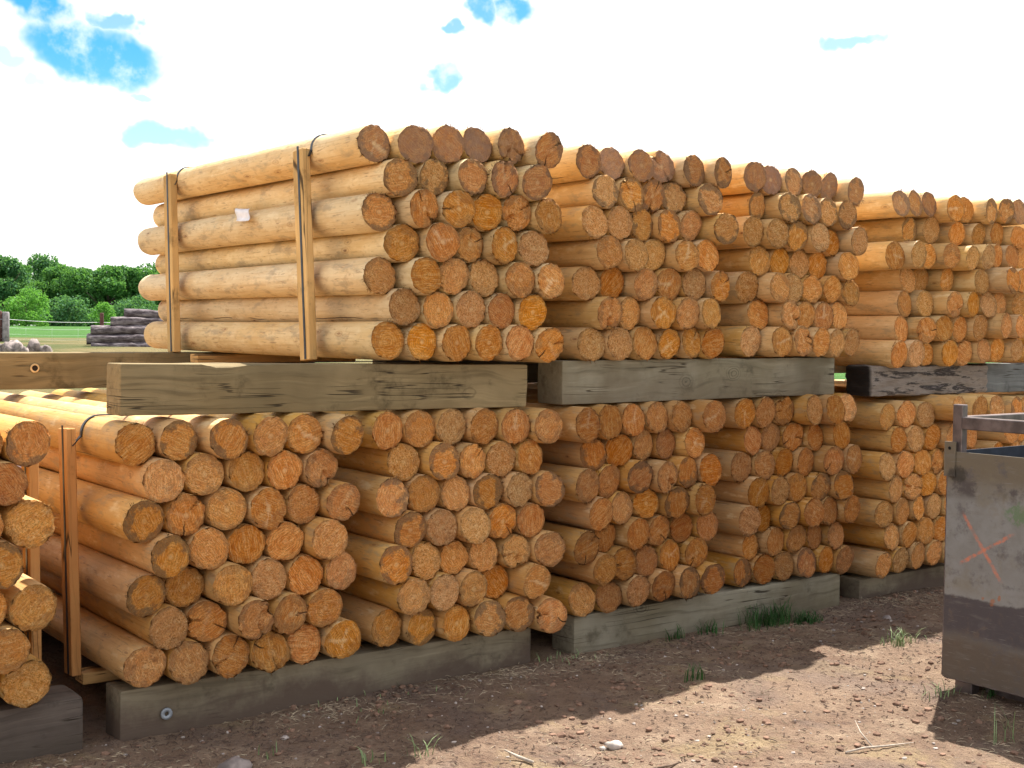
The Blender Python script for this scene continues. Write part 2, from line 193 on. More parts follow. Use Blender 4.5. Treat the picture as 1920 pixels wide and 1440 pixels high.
# ------------------------------------------------------------------ materials
def log_inputs(g, joined):
    if joined:      # many logs in one mesh: each vertex carries its own log's frame
        at = lambda n, o: g.new('ShaderNodeAttribute', attribute_name=n).outputs[o]
        return at('log_frame', 'Vector'), at('log_random', 'Fac'), at('log_look', 'Color'), at('log_look', 'Alpha')
    oi = g.new('ShaderNodeObjectInfo')
    return g.new('ShaderNodeTexCoord').outputs['Object'], oi.outputs['Random'], oi.outputs['Color'], oi.outputs['Alpha']
def mat_end(joined=False):
    mt, g, bs = material('cut_wood', .85, .15)
    tc, rnd, lk, crack = log_inputs(g, joined)
    cs = g.new('ShaderNodeSeparateColor', ins={0: lk}).outputs
    dark, pale = cs[0], cs[1]; dark_brown = g.m('GREATER_THAN', cs[2], 1.5); cross = g.m('SUBTRACT', cs[2], g.m('MULTIPLY', dark_brown, 2))
    off = g.comb(g.m('MULTIPLY', rnd, 91), g.m('MULTIPLY', rnd, 37), g.m('MULTIPLY', rnd, 53))
    p = g.vm('MULTIPLY', tc, (1, 0, 1)); q = g.vm('ADD', p, off)
    rad = g.vm('LENGTH', g.vm('ADD', p, g.vm('SCALE', g.vm('SUBTRACT', g.noise(q, 1.6, 2, col=True), (.5, .5, .5)), .25)))
    x, y, z = g.xyz(p)[:3]
    lown = g.noise(q, 1.7, 4, .6); midn = g.noise(q, 4, 5, .7); hi = g.noise(q, 9, 6, .85); gran = g.noise(q, 21, 3, .7)
    # coarse orange sapwood
    c = g.mix(g.ramp(lown, .35, .68), (.72, .275, .058), (.84, .40, .12))
    c = g.mix(g.ramp(midn, .46, .64, 0, .8), c, (.58, .175, .034)); c = g.mix(g.ramp(midn, .46, .30, 0, .6), c, (.86, .51, .21))
    rings = g.m('SINE', g.m('MULTIPLY', rad, 46)); c = g.mix(g.ramp(rings, .0, 1, 0, .36), c, (.36, .12, .025))
    # saw lines in one random direction
    an = g.m('MULTIPLY', rnd, 40.0)
    xs = g.m('ADD', g.m('MULTIPLY', x, g.m('COSINE', an)), g.m('MULTIPLY', z, g.m('SINE', an)))
    ys = g.m('SUBTRACT', g.m('MULTIPLY', z, g.m('COSINE', an)), g.m('MULTIPLY', x, g.m('SINE', an)))
    saw = g.noise(g.comb(g.m('MULTIPLY', xs, 14), g.m('MULTIPLY', ys, 1.2), rnd), 1.6, 3, .6)
    c = g.mix(g.ramp(saw, .50, .72, 0, .75), c, (.92, .60, .27))
    c = g.mix(g.ramp(saw, .46, .30, 0, .6), c, (.42, .14, .03))
    # pale fuzz crumbs
    pf = g.m('MULTIPLY', g.ramp(g.m('ADD', g.m('MULTIPLY', hi, .55), g.m('MULTIPLY', gran, .45)), .50, .58), g.m('MULTIPLY', g.ramp(g.noise(q, 3.0, 3), g.m('SUBTRACT', .62, g.m('MULTIPLY', pale, .38)), .72), 1.0))
    c = g.mix(g.m('MULTIPLY', pf, g.m('ADD', .22, g.m('MULTIPLY', pale, .75), clamp=True)), c, (1.0, .78, .44))
    c = g.mix(g.m('MULTIPLY', g.m('MULTIPLY', pale, .5), g.ramp(midn, .35, .6, .3, 1)), c, (.88, .52, .23))
    c = g.mix(g.m('MULTIPLY', g.ramp(hi, .48, .38, 0, .75), g.m('ADD', .35, pale, clamp=True)), c, (.34, .10, .020)); c = g.mix(g.m('MULTIPLY', g.ramp(gran, .45, .34, 0, .75), g.ramp(lown, .35, .6, .15, 1)), c, (.16, .06, .018))
    # weathered rim
    edge = g.m('ADD', rad, g.m('MULTIPLY', g.m('SUBTRACT', g.noise(q, 1.0, 5, .6), .5), 2.3))
    rim = g.m('MULTIPLY', g.ramp(edge, .66, .90), g.m('MINIMUM', dark, 1.0))
    rim = g.m('MULTIPLY', rim, g.ramp(g.noise(q, 13, 4, .7), .25, .60, .45, 1))
    c = g.mix(g.m('MULTIPLY', rim, .78), c, (.19, .13, .075))
    thin = g.m('MULTIPLY', g.ramp(g.vm('LENGTH', p), .80, .98), g.ramp(lown, .42, .58, .0, .55)); c = g.mix(thin, c, (.20, .10, .04))
    gm = g.m('SUBTRACT', dark, 1.0, clamp=True); c = g.mix(g.m('MULTIPLY', gm, g.ramp(g.noise(q, 2.5, 4, .6),   .25, .65, .45, .9)), c, (.40, .24, .165))  # grey wash: weathered ends, and sky haze painted onto the upper rows
    # pale pith cross
    def ray(turn, wd, lo, hi_):
        t = g.m('ADD', g.m('MULTIPLY', rnd, turn), turn)
        ct, s_ = g.m('COSINE', t), g.m('SINE', t)
        a = g.m('SUBTRACT', g.m('MULTIPLY', x, ct), g.m('MULTIPLY', z, s_)); al = g.m('ADD', g.m('MULTIPLY', x, s_), g.m('MULTIPLY', z, ct))
        a = g.m('ABSOLUTE', g.m('ADD', a, g.m('MULTIPLY', g.m('SUBTRACT', g.noise(q, 2.2, 3), .5), .22)))
        wob = g.m('MULTIPLY', g.ramp(g.noise(q, 3, 2), .3, .7, .3, 1.6), wd)
        return g.m('MULTIPLY', g.m('MULTIPLY', g.ramp(a, wob, 0), g.ramp(saw, .3, .6, .35, 1)), g.m('MULTIPLY', g.ramp(al, lo-.1, lo+.1), g.ramp(al, hi_+.1, hi_-.2)))
    cr = g.m('MAXIMUM', ray(7.3, .17, -.2, .85), g.m('MULTIPLY', ray(3.1, .10, -.6, .5), .8))
    c = g.mix(g.m('MULTIPLY', g.m('MULTIPLY', cr, cross), .5), c, (.98, .74, .44))
    pith = g.ramp(g.vm('LENGTH', p), .20, .02, 0, .45); c = g.mix(g.m('MULTIPLY', pith, g.ramp(rnd, .3, .8)), c, (.93, .66, .34))
    c = g.mix(dark_brown, c, (.70, .65, .62), 'MULTIPLY')
    # radial drying crack
    ck = g.m('ABSOLUTE', g.m('ADD', x, g.m('MULTIPLY', g.m('SUBTRACT', g.noise(q, 3, 2), .5), .22)))
    ckm = g.m('MULTIPLY', g.ramp(ck, .045, .012), g.m('MULTIPLY', g.ramp(z, .25, .6), crack))
    c = g.mix(g.m('MULTIPLY', ckm, .93), c, (.03, .012, .006))
    hsv = g.new('ShaderNodeHueSaturation', ins={'Hue': g.ramp(g.m('FRACT', g.m('MULTIPLY', rnd, 17)), 0, 1, .495, .503, False),
        'Saturation': g.ramp(g.m('FRACT', g.m('MULTIPLY', rnd, 29)), 0, 1, .99, 1.07, False), 'Value': g.ramp(g.m('FRACT', g.m('MULTIPLY', rnd, 7)), 0, 1, .80, 1.16, False), 'Color': c})
    g.put(bs.inputs['Base Color'], hsv.outputs[0])
    h = g.m('ADD', g.m('MULTIPLY', hi, g.m('ADD', .35, pale)), g.m('MULTIPLY', saw, .7)); h = g.m('SUBTRACT', h, g.m('MULTIPLY', ckm, 1.5))
    h = g.m('ADD', h, g.m('MULTIPLY', gran, .7)); bump(g, bs, h, 1.0, .010)
    return mt
def mat_side(joined=False):
    mt, g, bs = material('peeled_wood', .62, .25)
    tc, rnd, _lk, _ck = log_inputs(g, joined)
    off = g.comb(g.m('MULTIPLY', rnd, 71), g.m('MULTIPLY', rnd, 43), g.m('MULTIPLY', rnd, 57))
    x, y, z = g.xyz(tc)[:3]
    st = g.vm('ADD', g.comb(g.m('MULTIPLY', x, 3.2), g.m('MULTIPLY', y, 1.3), g.m('MULTIPLY', z, 3.2)), off)
    p = g.vm('ADD', g.comb(g.m('MULTIPLY', x, .9), g.m('MULTIPLY', y, 4), g.m('MULTIPLY', z, .9)), off)
    streak = g.noise(st, 2.6, 5, .65, .4); low = g.noise(p, .7, 4, .6); blot = g.noise(p, 1.5, 5, .65)
    c = g.mix(g.ramp(low, .35, .68), (.79, .60, .33), (.72, .49, .215))
    c = g.mix(g.ramp(streak, .48, .72, 0, .6), c, (.55, .33, .13))
    c = g.mix(g.ramp(streak, .46, .30, 0, .4), c, (.90, .64, .34))
    bounce_tint = .5 if joined else g.new('ShaderNodeSeparateColor', ins={0: _lk}).outputs[0]
    c = g.mix(bounce_tint, c, (.90, .72, .50), 'MULTIPLY')  # warm bounce light painted into the sides, none on the leftmost upper bundle
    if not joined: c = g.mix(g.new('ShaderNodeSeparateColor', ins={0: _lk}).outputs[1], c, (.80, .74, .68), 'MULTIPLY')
    # bluish grey stains
    c = g.mix(g.ramp(blot, .52, .68, 0, .65), c, (.40, .29, .17)); c = g.mix(g.ramp(g.noise(g.vm('ADD', g.comb(g.m('MULTIPLY', x, 1.1), g.m('MULTIPLY', y, 9), g.m('MULTIPLY', z, 1.1)), off), 1.8, 5, .7), .56, .68, 0, .5), c, (.46, .27, .11)); c = g.mix(g.ramp(blot, .46, .30, 0, .5), c, (.92, .74, .44))
    # rough skid marks
    mk = g.noise(g.vm('ADD', g.comb(g.m('MULTIPLY', x, 7), g.m('MULTIPLY', y, 9), g.m('MULTIPLY', z, 7)), off), 1.3, 3, .6)
    c = g.mix(g.m('MULTIPLY', g.ramp(mk, .60, .70), .6), c, (.30, .15, .06))
    # knots
    kp = g.vm('ADD', g.comb(g.m('MULTIPLY', x, .9), g.m('MULTIPLY', y, 4.4), g.m('MULTIPLY', z, .9)), off)
    vo = g.new('ShaderNodeTexVoronoi', ins={'Vector': g.vm('ADD', kp, g.vm('SCALE', g.noise(kp, 5, 2, col=True), .10)), 'Scale': 1.25})
    sel = g.ramp(g.xyz(vo.outputs['Color'])[0], .25, .35)
    kd = vo.outputs['Distance']
    knot = g.m('MULTIPLY', g.ramp(kd, .13, .07), sel)
    ring = g.m('MULTIPLY', g.m('MULTIPLY', g.ramp(kd, .12, .15), g.ramp(kd, .22, .16)), sel)
    c = g.mix(g.m('MULTIPLY', ring, .45), c, (.45, .22, .07))
    c = g.mix(g.m('MULTIPLY', knot, .72), c, (.30, .13, .045))
    c = g.mix(g.m('MULTIPLY', g.ramp(kd, .045, .02), sel), c, (.10, .04, .02))
    # long drying checks on some logs
    xr = g.m('ADD', x, g.m('MULTIPLY', g.m('SUBTRACT', g.noise(g.comb(g.m('MULTIPLY', y, 2), rnd, 0), 1.5, 2), .5), .5))
    chk = g.m('MULTIPLY', g.ramp(g.m('ABSOLUTE', xr), .05, .015), g.m('MULTIPLY', g.ramp(z, 0, .1), g.ramp(g.m('FRACT', g.m('MULTIPLY', rnd, 13)), .55, .6)))
    chk = g.m('MULTIPLY', chk, g.ramp(g.noise(g.comb(0, g.m('MULTIPLY', y, 3), rnd), 1.0, 2), .48, .54))
    c = g.mix(g.m('MULTIPLY', chk, .85), c, (.06, .03, .015))
    hsv = g.new('ShaderNodeHueSaturation', ins={'Hue': g.ramp(g.m('FRACT', g.m('MULTIPLY', rnd, 17)), 0, 1, .497, .504, False), 'Saturation': g.ramp(g.m('FRACT', g.m('MULTIPLY', rnd, 5)), 0, 1, .88, 1.08, False),
        'Value': g.ramp(g.m('FRACT', g.m('MULTIPLY', rnd, 11)), 0, 1, .84, 1.08, False), 'Color': c})
    g.put(bs.inputs['Base Color'], hsv.outputs[0])
    h = g.m('SUBTRACT', g.m('ADD', streak, g.m('MULTIPLY', knot, .4)), chk)
    bump(g, bs, h, .35, .006)
    return mt
def mat_timber(name, c1, c2, dirt=(.10, .075, .05), dirt_amt=0.0, rotten=0.0, upright=False):
    mt, g, bs = material(name, .85, .15)
    tc = g.new('ShaderNodeTexCoord').outputs['Object']
    oi = g.new('ShaderNodeObjectInfo'); rnd = oi.outputs['Random']
    if upright:
        x, y, z = g.xyz(tc)[:3]; tc = g.comb(z, y, x)
    x, y, z = g.xyz(tc)[:3]
    off = g.comb(g.m('MULTIPLY', rnd, 31), g.m('MULTIPLY', rnd, 13), g.m('MULTIPLY', rnd, 57))
    warp = g.noise(g.vm('ADD', g.comb(g.m('MULTIPLY', x, 1.4), y, g.m('MULTIPLY', z, 3)), off), 1.3, 2)
    st = g.vm('ADD', g.comb(g.m('MULTIPLY', x, 1.2), g.m('MULTIPLY', y, 22), g.m('ADD', g.m('MULTIPLY', z, 22), g.m('MULTIPLY', warp, 3))), off)
    streak = g.noise(st, 1.6, 5, .62); low = g.noise(g.vm('ADD', tc, off), 2.2, 4, .6); blot = g.noise(g.vm('ADD', tc, off), 5, 5, .7)
    c = g.mix(g.ramp(low, .35, .65), c1, c2)
    c = g.mix(g.ramp(streak, .5, .72, 0, .55), c, tuple(v*.45 for v in c1))
    c = g.mix(g.ramp(streak, .45, .28, 0, .4), c, tuple(min(1, v*1.45) for v in c2))
    c = g.mix(g.ramp(blot, .54, .70, 0, .7), c, tuple(v*.38 for v in c1)); c = g.mix(g.ramp(g.noise(g.vm('ADD', tc, off), 1.4, 3), .5, .68, 0, .55), c, tuple(v*.55 for v in c1))
    kp = g.vm('ADD', g.comb(g.m('MULTIPLY', x, 3.0), g.m('MULTIPLY', y, 2), g.m('MULTIPLY', z, 4.2)), off)
    vo = g.new('ShaderNodeTexVoronoi', ins={'Vector': g.vm('ADD', kp, g.vm('SCALE', g.noise(kp, 6, 2, col=True), .06)), 'Scale': 1.0})
    sel = g.ramp(g.xyz(vo.outputs['Color'])[0], .45, .5); kd = vo.outputs['Distance']
    ring = g.m('MULTIPLY', g.ramp(g.m('SINE', g.m('MULTIPLY', kd, 130)), .1, .9), g.m('MULTIPLY', g.ramp(kd, .22, .10), sel))
    c = g.mix(g.m('MULTIPLY', ring, .55), c, tuple(v*.3 for v in c1))
    # checks along the grain
    ck = g.noise(g.vm('ADD', g.comb(g.m('MULTIPLY', x, .8), y, g.m('MULTIPLY', z, 26)), off), 1.0, 2, .5)
    ckm = g.m('MULTIPLY', g.ramp(g.m('ABSOLUTE', g.m('SUBTRACT', ck, .5)), .012, .003), g.ramp(g.noise(g.vm('ADD', tc, off), 3, 2), .5, .58))
    c = g.mix(g.m('MULTIPLY', ckm, .85), c, (.03, .022, .015))
    if rotten:
        bl = g.noise(g.vm('ADD', g.comb(g.m('MULTIPLY', x, 4), y, g.m('MULTIPLY', z, 26)), off), 1.0, 6, .7, .5)
        c = g.mix(g.ramp(bl, .35, .6), (.20, .165, .14), (.27, .225, .19)); c = g.mix(g.ramp(bl, .50, .58), c, (.045, .038, .036)); c = g.mix(g.ramp(bl, .60, .66), c, (.16, .13, .12))
        c = g.mix(g.ramp(x, .03, .0), c, (.02, .016, .014)); streak = g.m('MULTIPLY', bl, 2.0)
    if dirt_amt:
        dm = g.m('MULTIPLY', g.ramp(g.m('ADD', z, g.m('MULTIPLY', g.m('SUBTRACT', g.noise(g.vm('ADD', tc, off), 3.2, 5, .65), .5), .42)), .17, .04), dirt_amt)
        c = g.mix(dm, c, dirt)
    g.put(bs.inputs['Base Color'], c)
    bump(g, bs, g.m('SUBTRACT', g.m('ADD', streak, g.m('MULTIPLY', blot, .5)), g.m('MULTIPLY', ckm, 1.2)), .6, .006+rotten)
    return mt
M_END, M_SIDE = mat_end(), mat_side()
M_T_GREEN = mat_timber('treated_timber', (.20, .150, .078), (.27, .205, .110))
M_T_DIRT = mat_timber('dirty_timber', (.19, .16, .11), (.27, .235, .165), (.105, .075, .058), .95)
M_T_GREY = mat_timber('weathered_timber', (.21, .18, .12), (.29, .265, .20), (.12, .09, .06), .45)
M_T_DARK = mat_timber('old_timber', (.10, .080, .068), (.155, .128, .108), (.09, .07, .055), .7)
M_T_BARK = mat_timber('charred_timber', (.26, .225, .19), (.06, .05, .045), rotten=.01)
M_BOARD = mat_timber('pine_board', (.58, .33, .12), (.66, .40, .17))
M_STAKE_OLD = mat_timber('aged_pine_stake', (.50, .25, .09), (.56, .31, .12), upright=True)
M_STAKE = mat_timber('pine_stake', (.62, .38, .15), (.70, .46, .20), upright=True)
M_STRAP = flat('steel_strap', (.045, .05, .06), .4, .7, .2)
M_PAPER = flat('paper', (.8, .78, .82), .6, 0, .06)

# ------------------------------------------------------------------ ground
def smooth(a, b, t):
    t = min(1, max(0, (t-a)/(b-a))); return t*t*(3-2*t)
PROF = [(0, 0), (11, 0), (24, 1.09), (30, 1.14), (60, 1.00), (150, 1.27), (250, 1.50), (400, 1.6), (4000, 1.6)]
def ground_z(x, y):
    r = math.hypot(x, y); az = math.degrees(math.atan2(x, y)) if r > 1e-6 else 0
    z = 0
    for (a, za), (b, zb) in zip(PROF, PROF[1:]):
        if r <= b: z = za+(zb-za)*smooth(a, b, r) if b < 30 else za+(zb-za)*(r-a)/(b-a); break
    else: z = 1.6
    if y < -2: z *= 0.2
    k = 1-smooth(27, 46, abs(az))
    z *= k
    if r < 14 and y > -6:
        near = 1-smooth(8, 14, r)
        z += near*(noise.noise(Vector((x*.9, y*.9, 0)))*.022+noise.noise(Vector((x*3.1, y*3.1, 4)))*.009)
        if y < 5.4 and r < 8:
            z += noise.noise(Vector((x*11, y*11, 1)))*.006+max(0, noise.noise(Vector((x*26, y*26, 2))))*.009
        z -= .02*smooth(5.2, 6.2, x)*near
    return z
def axis(a, b, step, lo, hi):
    c = list(np.arange(a, b+1e-6, step)); s = step
    v = b
    while v < hi: s *= 1.22; v += s; c.append(v)
    s = step; v = a
    while v > lo: s *= 1.22; v -= s; c.insert(0, v)
    return c
def make_ground():
    xs = axis(.9, 6.4, .022, -2500, 2500); ys = axis(2.3, 4.7, .022, -1500, 3500)
    V = [(x, y, ground_z(x, y)) for y in ys for x in xs]; nx = len(xs)
    F = [(j*nx+i, j*nx+i+1, (j+1)*nx+i+1, (j+1)*nx+i) for j in range(len(ys)-1) for i in range(nx-1)]
    mt, g, bs = material('dirt', .95, .1)
    p = g.new('ShaderNodeNewGeometry').outputs['Position']
    x, y, z = g.xyz(p)[:3]
    flatp = g.vm('MULTIPLY', p, (1, 1, 0)); r = g.vm('LENGTH', flatp)
    low = g.noise(p, .9, 4, .6); mid = g.noise(p, 5, 5, .65); hi = g.noise(p, 42, 5, .7); hi2 = g.noise(p, 120, 3, .7)
    c = g.mix(g.ramp(low, .35, .65), (.235, .158, .112), (.31, .215, .150))
    c = g.mix(g.ramp(mid, .48, .68, 0, .65), c, (.42, .31, .22))
    c = g.mix(g.ramp(mid, .44, .30, 0, .6), c, (.155, .090, .065))
    c = g.mix(g.ramp(g.noise(p, 2.1, 5, .65, .6), .52, .68, 0, .6), c, (.36, .27, .15)); c = g.mix(g.ramp(g.noise(p, 1.6, 4, .6, .8), .50, .36, 0, .5), c, (.19, .14, .12))
    c = g.mix(g.m('MULTIPLY', g.ramp(g.noise(p, 17, 5, .8), .54, .64, 0, .75), g.ramp(g.noise(p, 1.2, 3), .35, .6, .3, 1)), c, (.11, .075, .062))
    c = g.mix(g.ramp(hi, .42, .30, 0, .8), c, (.055, .034, .028))
    c = g.mix(g.ramp(hi, .60, .72, 0, .7), c, (.42, .33, .25))
    c = g.mix(g.ramp(hi2, .38, .28, 0, .7), c, (.045, .03, .026))
    # dry tan grass then green pasture further out
    gr = g.mix(g.ramp(g.noise(p, .25, 4), .4, .6), (.085, .105, .035), (.20, .16, .075))
    grn = g.mix(g.ramp(g.noise(p, .12, 5), .35, .65), (.04, .105, .022), (.06, .15, .03))
    far = g.mix(g.ramp(g.m('ADD', r, g.m('MULTIPLY', g.m('SUBTRACT', g.noise(p, .3, 3), .5), 16)), 46, 60), gr, grn)
    az = g.m('ARCTAN2', x, y)
    far = g.mix(g.ramp(az, .55, .7), far, grn)
    c = g.mix(g.ramp(g.m('ADD', r, g.m('MULTIPLY', g.noise(p, .8, 3), 4)), 12, 17), c, far)
    g.put(bs.inputs['Base Color'], c)
    bump(g, bs, g.m('ADD', g.m('MULTIPLY', hi, 1.0), g.m('MULTIPLY', hi2, .35)), 1.0, .035)
    return tag(obj('ground', mesh('ground', V, F, mt)), kind='structure')
make_ground()

# ------------------------------------------------------------------ log variants
NS = 44
def log_variant(seed, kind):
    rs = random.Random(seed)
    ph = [rs.uniform(0, 6.28) for _ in range(4)]
    flatn = rs.uniform(0, .03)
    notch = []
    if kind == 'c': notch = [(rs.uniform(0, 6.28), rs.uniform(.05, .10), rs.uniform(.12, .3))]
    if kind == 'k': notch = [(rs.uniform(0, 6.28), rs.uniform(.35, .5), rs.uniform(.18, .30)), (rs.uniform(0, 6.28), .08, .15)]
    def outline(th, y):
        r = 1+.018*math.sin(2*th+ph[0])+.012*math.sin(3*th+ph[1])+.008*math.sin(5*th+ph[2]+y*2)
        r += .012*noise.noise(Vector((math.cos(th)*2, math.sin(th)*2, seed+y*1.2)))
        e = math.exp(-y/.02)
        r += e*(.075*noise.noise(Vector((math.cos(th)*5, math.sin(th)*5, seed*1.7)))-.022)
        for (t0, wd, dp) in notch:
            d = abs((th-t0+math.pi) % (2*math.pi)-math.pi)
            if d < wd: r -= dp*(1-d/wd)*math.exp(-y/.10)
        for (yk, tk, hk) in knots:
            d = abs((th-tk+math.pi) % (2*math.pi)-math.pi)
            r += hk*math.exp(-((y-yk)/.035)**2-(d/.35)**2)
        return r
    knots = [(rs.uniform(.15, 2.3), rs.uniform(0, 6.28), rs.uniform(.02, .05)) for _ in range(6)]
    tilt = (rs.uniform(-.010, .010), rs.uniform(-.012, .012))
    L = 2.44
    bx, bz = rs.uniform(-.09, .09), rs.uniform(-.09, .09)
    ys = [0, .008, .03, .07, .13, .22, .34, .5, .7, .95, 1.2, 1.5, 1.8, 2.1, 2.36, 2.42, 2.44]
    V = []; F = []
    for j, y in enumerate(ys):
        e = 1-.05*(y/L); s = math.sin(math.pi*min(1, y/L))
        if j == len(ys)-1: e *= .965
        for i in range(NS):
            th = 2*math.pi*i/NS; r = outline(th, y)*e
            X = math.cos(th)*r; Z = math.sin(th)*r; yy = y
            if y < .1: yy += (tilt[0]*X+tilt[1]*Z)*(1-y/.1)
            V.append((X+bx*s, yy, Z+bz*s))
    for j in range(len(ys)-1):
        for i in range(NS):
            a = j*NS+i; b = j*NS+(i+1) % NS
            F.append((a, b, b+NS, a+NS))
    back = len(V); n0 = (len(ys)-1)*NS
    V.append((0, 2.445, 0))
    for i in range(NS): F.append((n0+i, n0+(i+1) % NS, back))
    mi = [0]*(len(F)-NS)+[1]*NS
    sh = mesh('log', V, F, [M_SIDE, M_END], mi)
    # cut end, polar grid with torn fibres
    amp = {'p': .008, 'r': .0065, 'k': .008, 'c': .005, 'd': .005, 'g': .004, 'x': .003, 'o': .002}[kind]
    rr = [1, .985, .93, .84, .74, .62, .5, .37, .22]
    V = []; F = []
    for j, f in enumerate(rr):
        for i in range(NS):
            th = 2*math.pi*i/NS+(j % 2)*.07; o = outline(2*math.pi*i/NS, 0)
            X = math.cos(th if j else 2*math.pi*i/NS)*o*f; Z = math.sin(th if j else 2*math.pi*i/NS)*o*f
            y = tilt[0]*X+tilt[1]*Z
            if j: y += min(1, (1-f)/.16)*(amp*.6*noise.noise(Vector((X*3.5, seed, Z*3.5)))*1.5-.0015)
            for (t0, wd, dp) in notch:
                d = abs((th-t0+math.pi) % (2*math.pi)-math.pi)*f
                if d < wd*.55 and f > .25: y += .02*(1-d/(wd*.55))
            V.append((X, y, Z))
    for j in range(len(rr)-1):
        for i in range(NS):
            a = j*NS+i; b = j*NS+(i+1) % NS; F.append((a, a+NS, b+NS, b))
    c = len(V); V.append((0, 0, 0)); n0 = (len(rr)-1)*NS
    for i in range(NS): F.append((n0+i, c, n0+(i+1) % NS))
    nb = len(F)
    for k in range(rs.choice([2, 6, 12, 18])):       # splinters torn out at the rim
        th = rs.gauss(-1.57, .7); o = outline(th, 0)*rs.uniform(.96, 1.0); w_ = .016; ln = rs.uniform(.06, .26)
        X, Z = math.cos(th)*o, math.sin(th)*o; tx, tz = -math.sin(th), math.cos(th); a = rs.uniform(-.5, .5)
        ex = math.cos(th+a*.8)*ln; ez = math.sin(th+a*.8)*ln; n = len(V)
        V += [(X-tx*w_, -.001, Z-tz*w_), (X+tx*w_, -.001, Z+tz*w_), (X, .004, Z), (X+ex, -rs.uniform(.002, .014), Z+ez)]
        F += [(n, n+1, n+3), (n+1, n+2, n+3), (n+2, n, n+3)]
    en = mesh('cut_end', V, F, M_END)
    return sh, en
VAR = {}
for kind, cnt in dict(o=5, r=5, p=5, d=5, g=3, x=4, c=5, k=4).items():
    VAR[kind] = [log_variant(hash(kind+str(i)) % 1000 if False else ord(kind)*7+i*31, kind) for i in range(cnt)]
#          dark pale cross crack
LOOKC = {'o': (.25, 0, 0, 0), 'r': (.45, .55, 0, 0), 'p': (.3, 1, 0, 0), 'd': (1, .3, 0, 0), 'g': (1.5, .2, .15, 0), 'x': (.35, .1, 1, .0), 'c': (.5, .2, .4, .85), 'k': (.6, .6, 0, 0)}
LOOKW = {'o': 'smooth orange', 'r': 'rough tan-ended', 'p': 'pale rough-ended', 'd': 'dark-rimmed', 'g': 'grey-brown ended', 'x': 'pale-streaked', 'c': 'cracked', 'k': 'split broken-ended'}
BN = {'U1': 'leftmost upper bundle', 'U2': 'second upper bundle', 'U3': 'third upper bundle', 'U4': 'far right upper bundle', 'L0': 'cut-off lower left bundle',
      'L1': 'lower bundle beside the stake', 'L2': 'second full lower bundle', 'L3': 'third full lower bundle', 'L4': 'fourth full lower bundle', 'L5': 'lower bundle behind steel bin'}
ORD = ['first', 'second', 'third', 'fourth', 'fifth', 'sixth', 'seventh', 'eighth', 'ninth']
ROWN = ['top row', 'second row', 'third row', 'fourth row', 'fifth row', 'sixth row', 'bottom row']
logs = [l.split(',') for l in LOGS.split(';')]
extra = []
for (bx, z0, by) in ((7.62, 1.385, 4.37), (7.02, .21, 4.38), (8.72, 1.385, 4.37), (8.1, .21, 4.38)):
    for r_ in range(7):
        for k in range(6 if r_ % 2 == 0 else 5):
            X = bx+.08+k*.164+(0 if r_ % 2 == 0 else .082)
            if bx < 8 and z0 > 1 and X < 7.75: continue
            extra.append((X, by+rng.uniform(-.05, .05), z0+(6-r_)*0+r_*.1385, .0775, random.choice('orpdxc')))
far_list = []
def add_log(b, ri, ci, X, Y, Z, r, code):
    vi = rng.randint(len(VAR[code])); sh, en = VAR[code][vi]
    rot = rng.uniform(0, 6.28)
    o = obj('log', sh, None, (X, Y, Z), (0, rot, 0)); o.scale = (r, 1, r)
    lk = list(LOOKC[code])
    if b[0] == 'U' and ri < 2: lk[0] = max(lk[0], 1.0)+(rng.uniform(.15, .75) if ri == 0 else rng.uniform(0, .3))  # sky haze over the upper rows put into the cut-end colour as grey
    brn = {'L3': 1, 'L4': 1}.get(b, 0) if rng.rand() < .85 else 0; lk[2] += 2*brn      # two lower bundles multiplied darker and browner
    e = obj('cut_end', en, o); e.color = lk; o.color = ({'U1': 0, 'U2': .7, 'U3': .7}.get(b, 1.0), brn, 0, 1)
    w_ = 'first from left' if ci == 0 else ORD[ci]+' from left'
    tag(o, f"{LOOKW[code]} log, {w_} in the {ROWN[ri]} of {BN[b]}", 'log', f"logs in the {BN[b]}")
for t in logs:
    b = t[0]; ri, ci = int(t[1]), int(t[2]); X, Y, Z, r = (float(v)/1000 for v in t[3:7]); code = t[7]
    if b == 'U4' or (b == 'L5' and ci >= 4) or (b == 'L0' and ci == 1): far_list.append((X, Y, Z, r, code))
    else: add_log(b, ri, ci, X, Y, Z, r, code)
far_list += extra
far_list += [(X-.165*k, 4.25+.02*k, Z, .081, 'r') for k in (2, 3, 4) for (X, Z) in ((1.27, 1.09), (1.18, .96), (1.27, .82), (1.18, .68), (1.27, .54), (1.18, .40), (1.27, .27))]
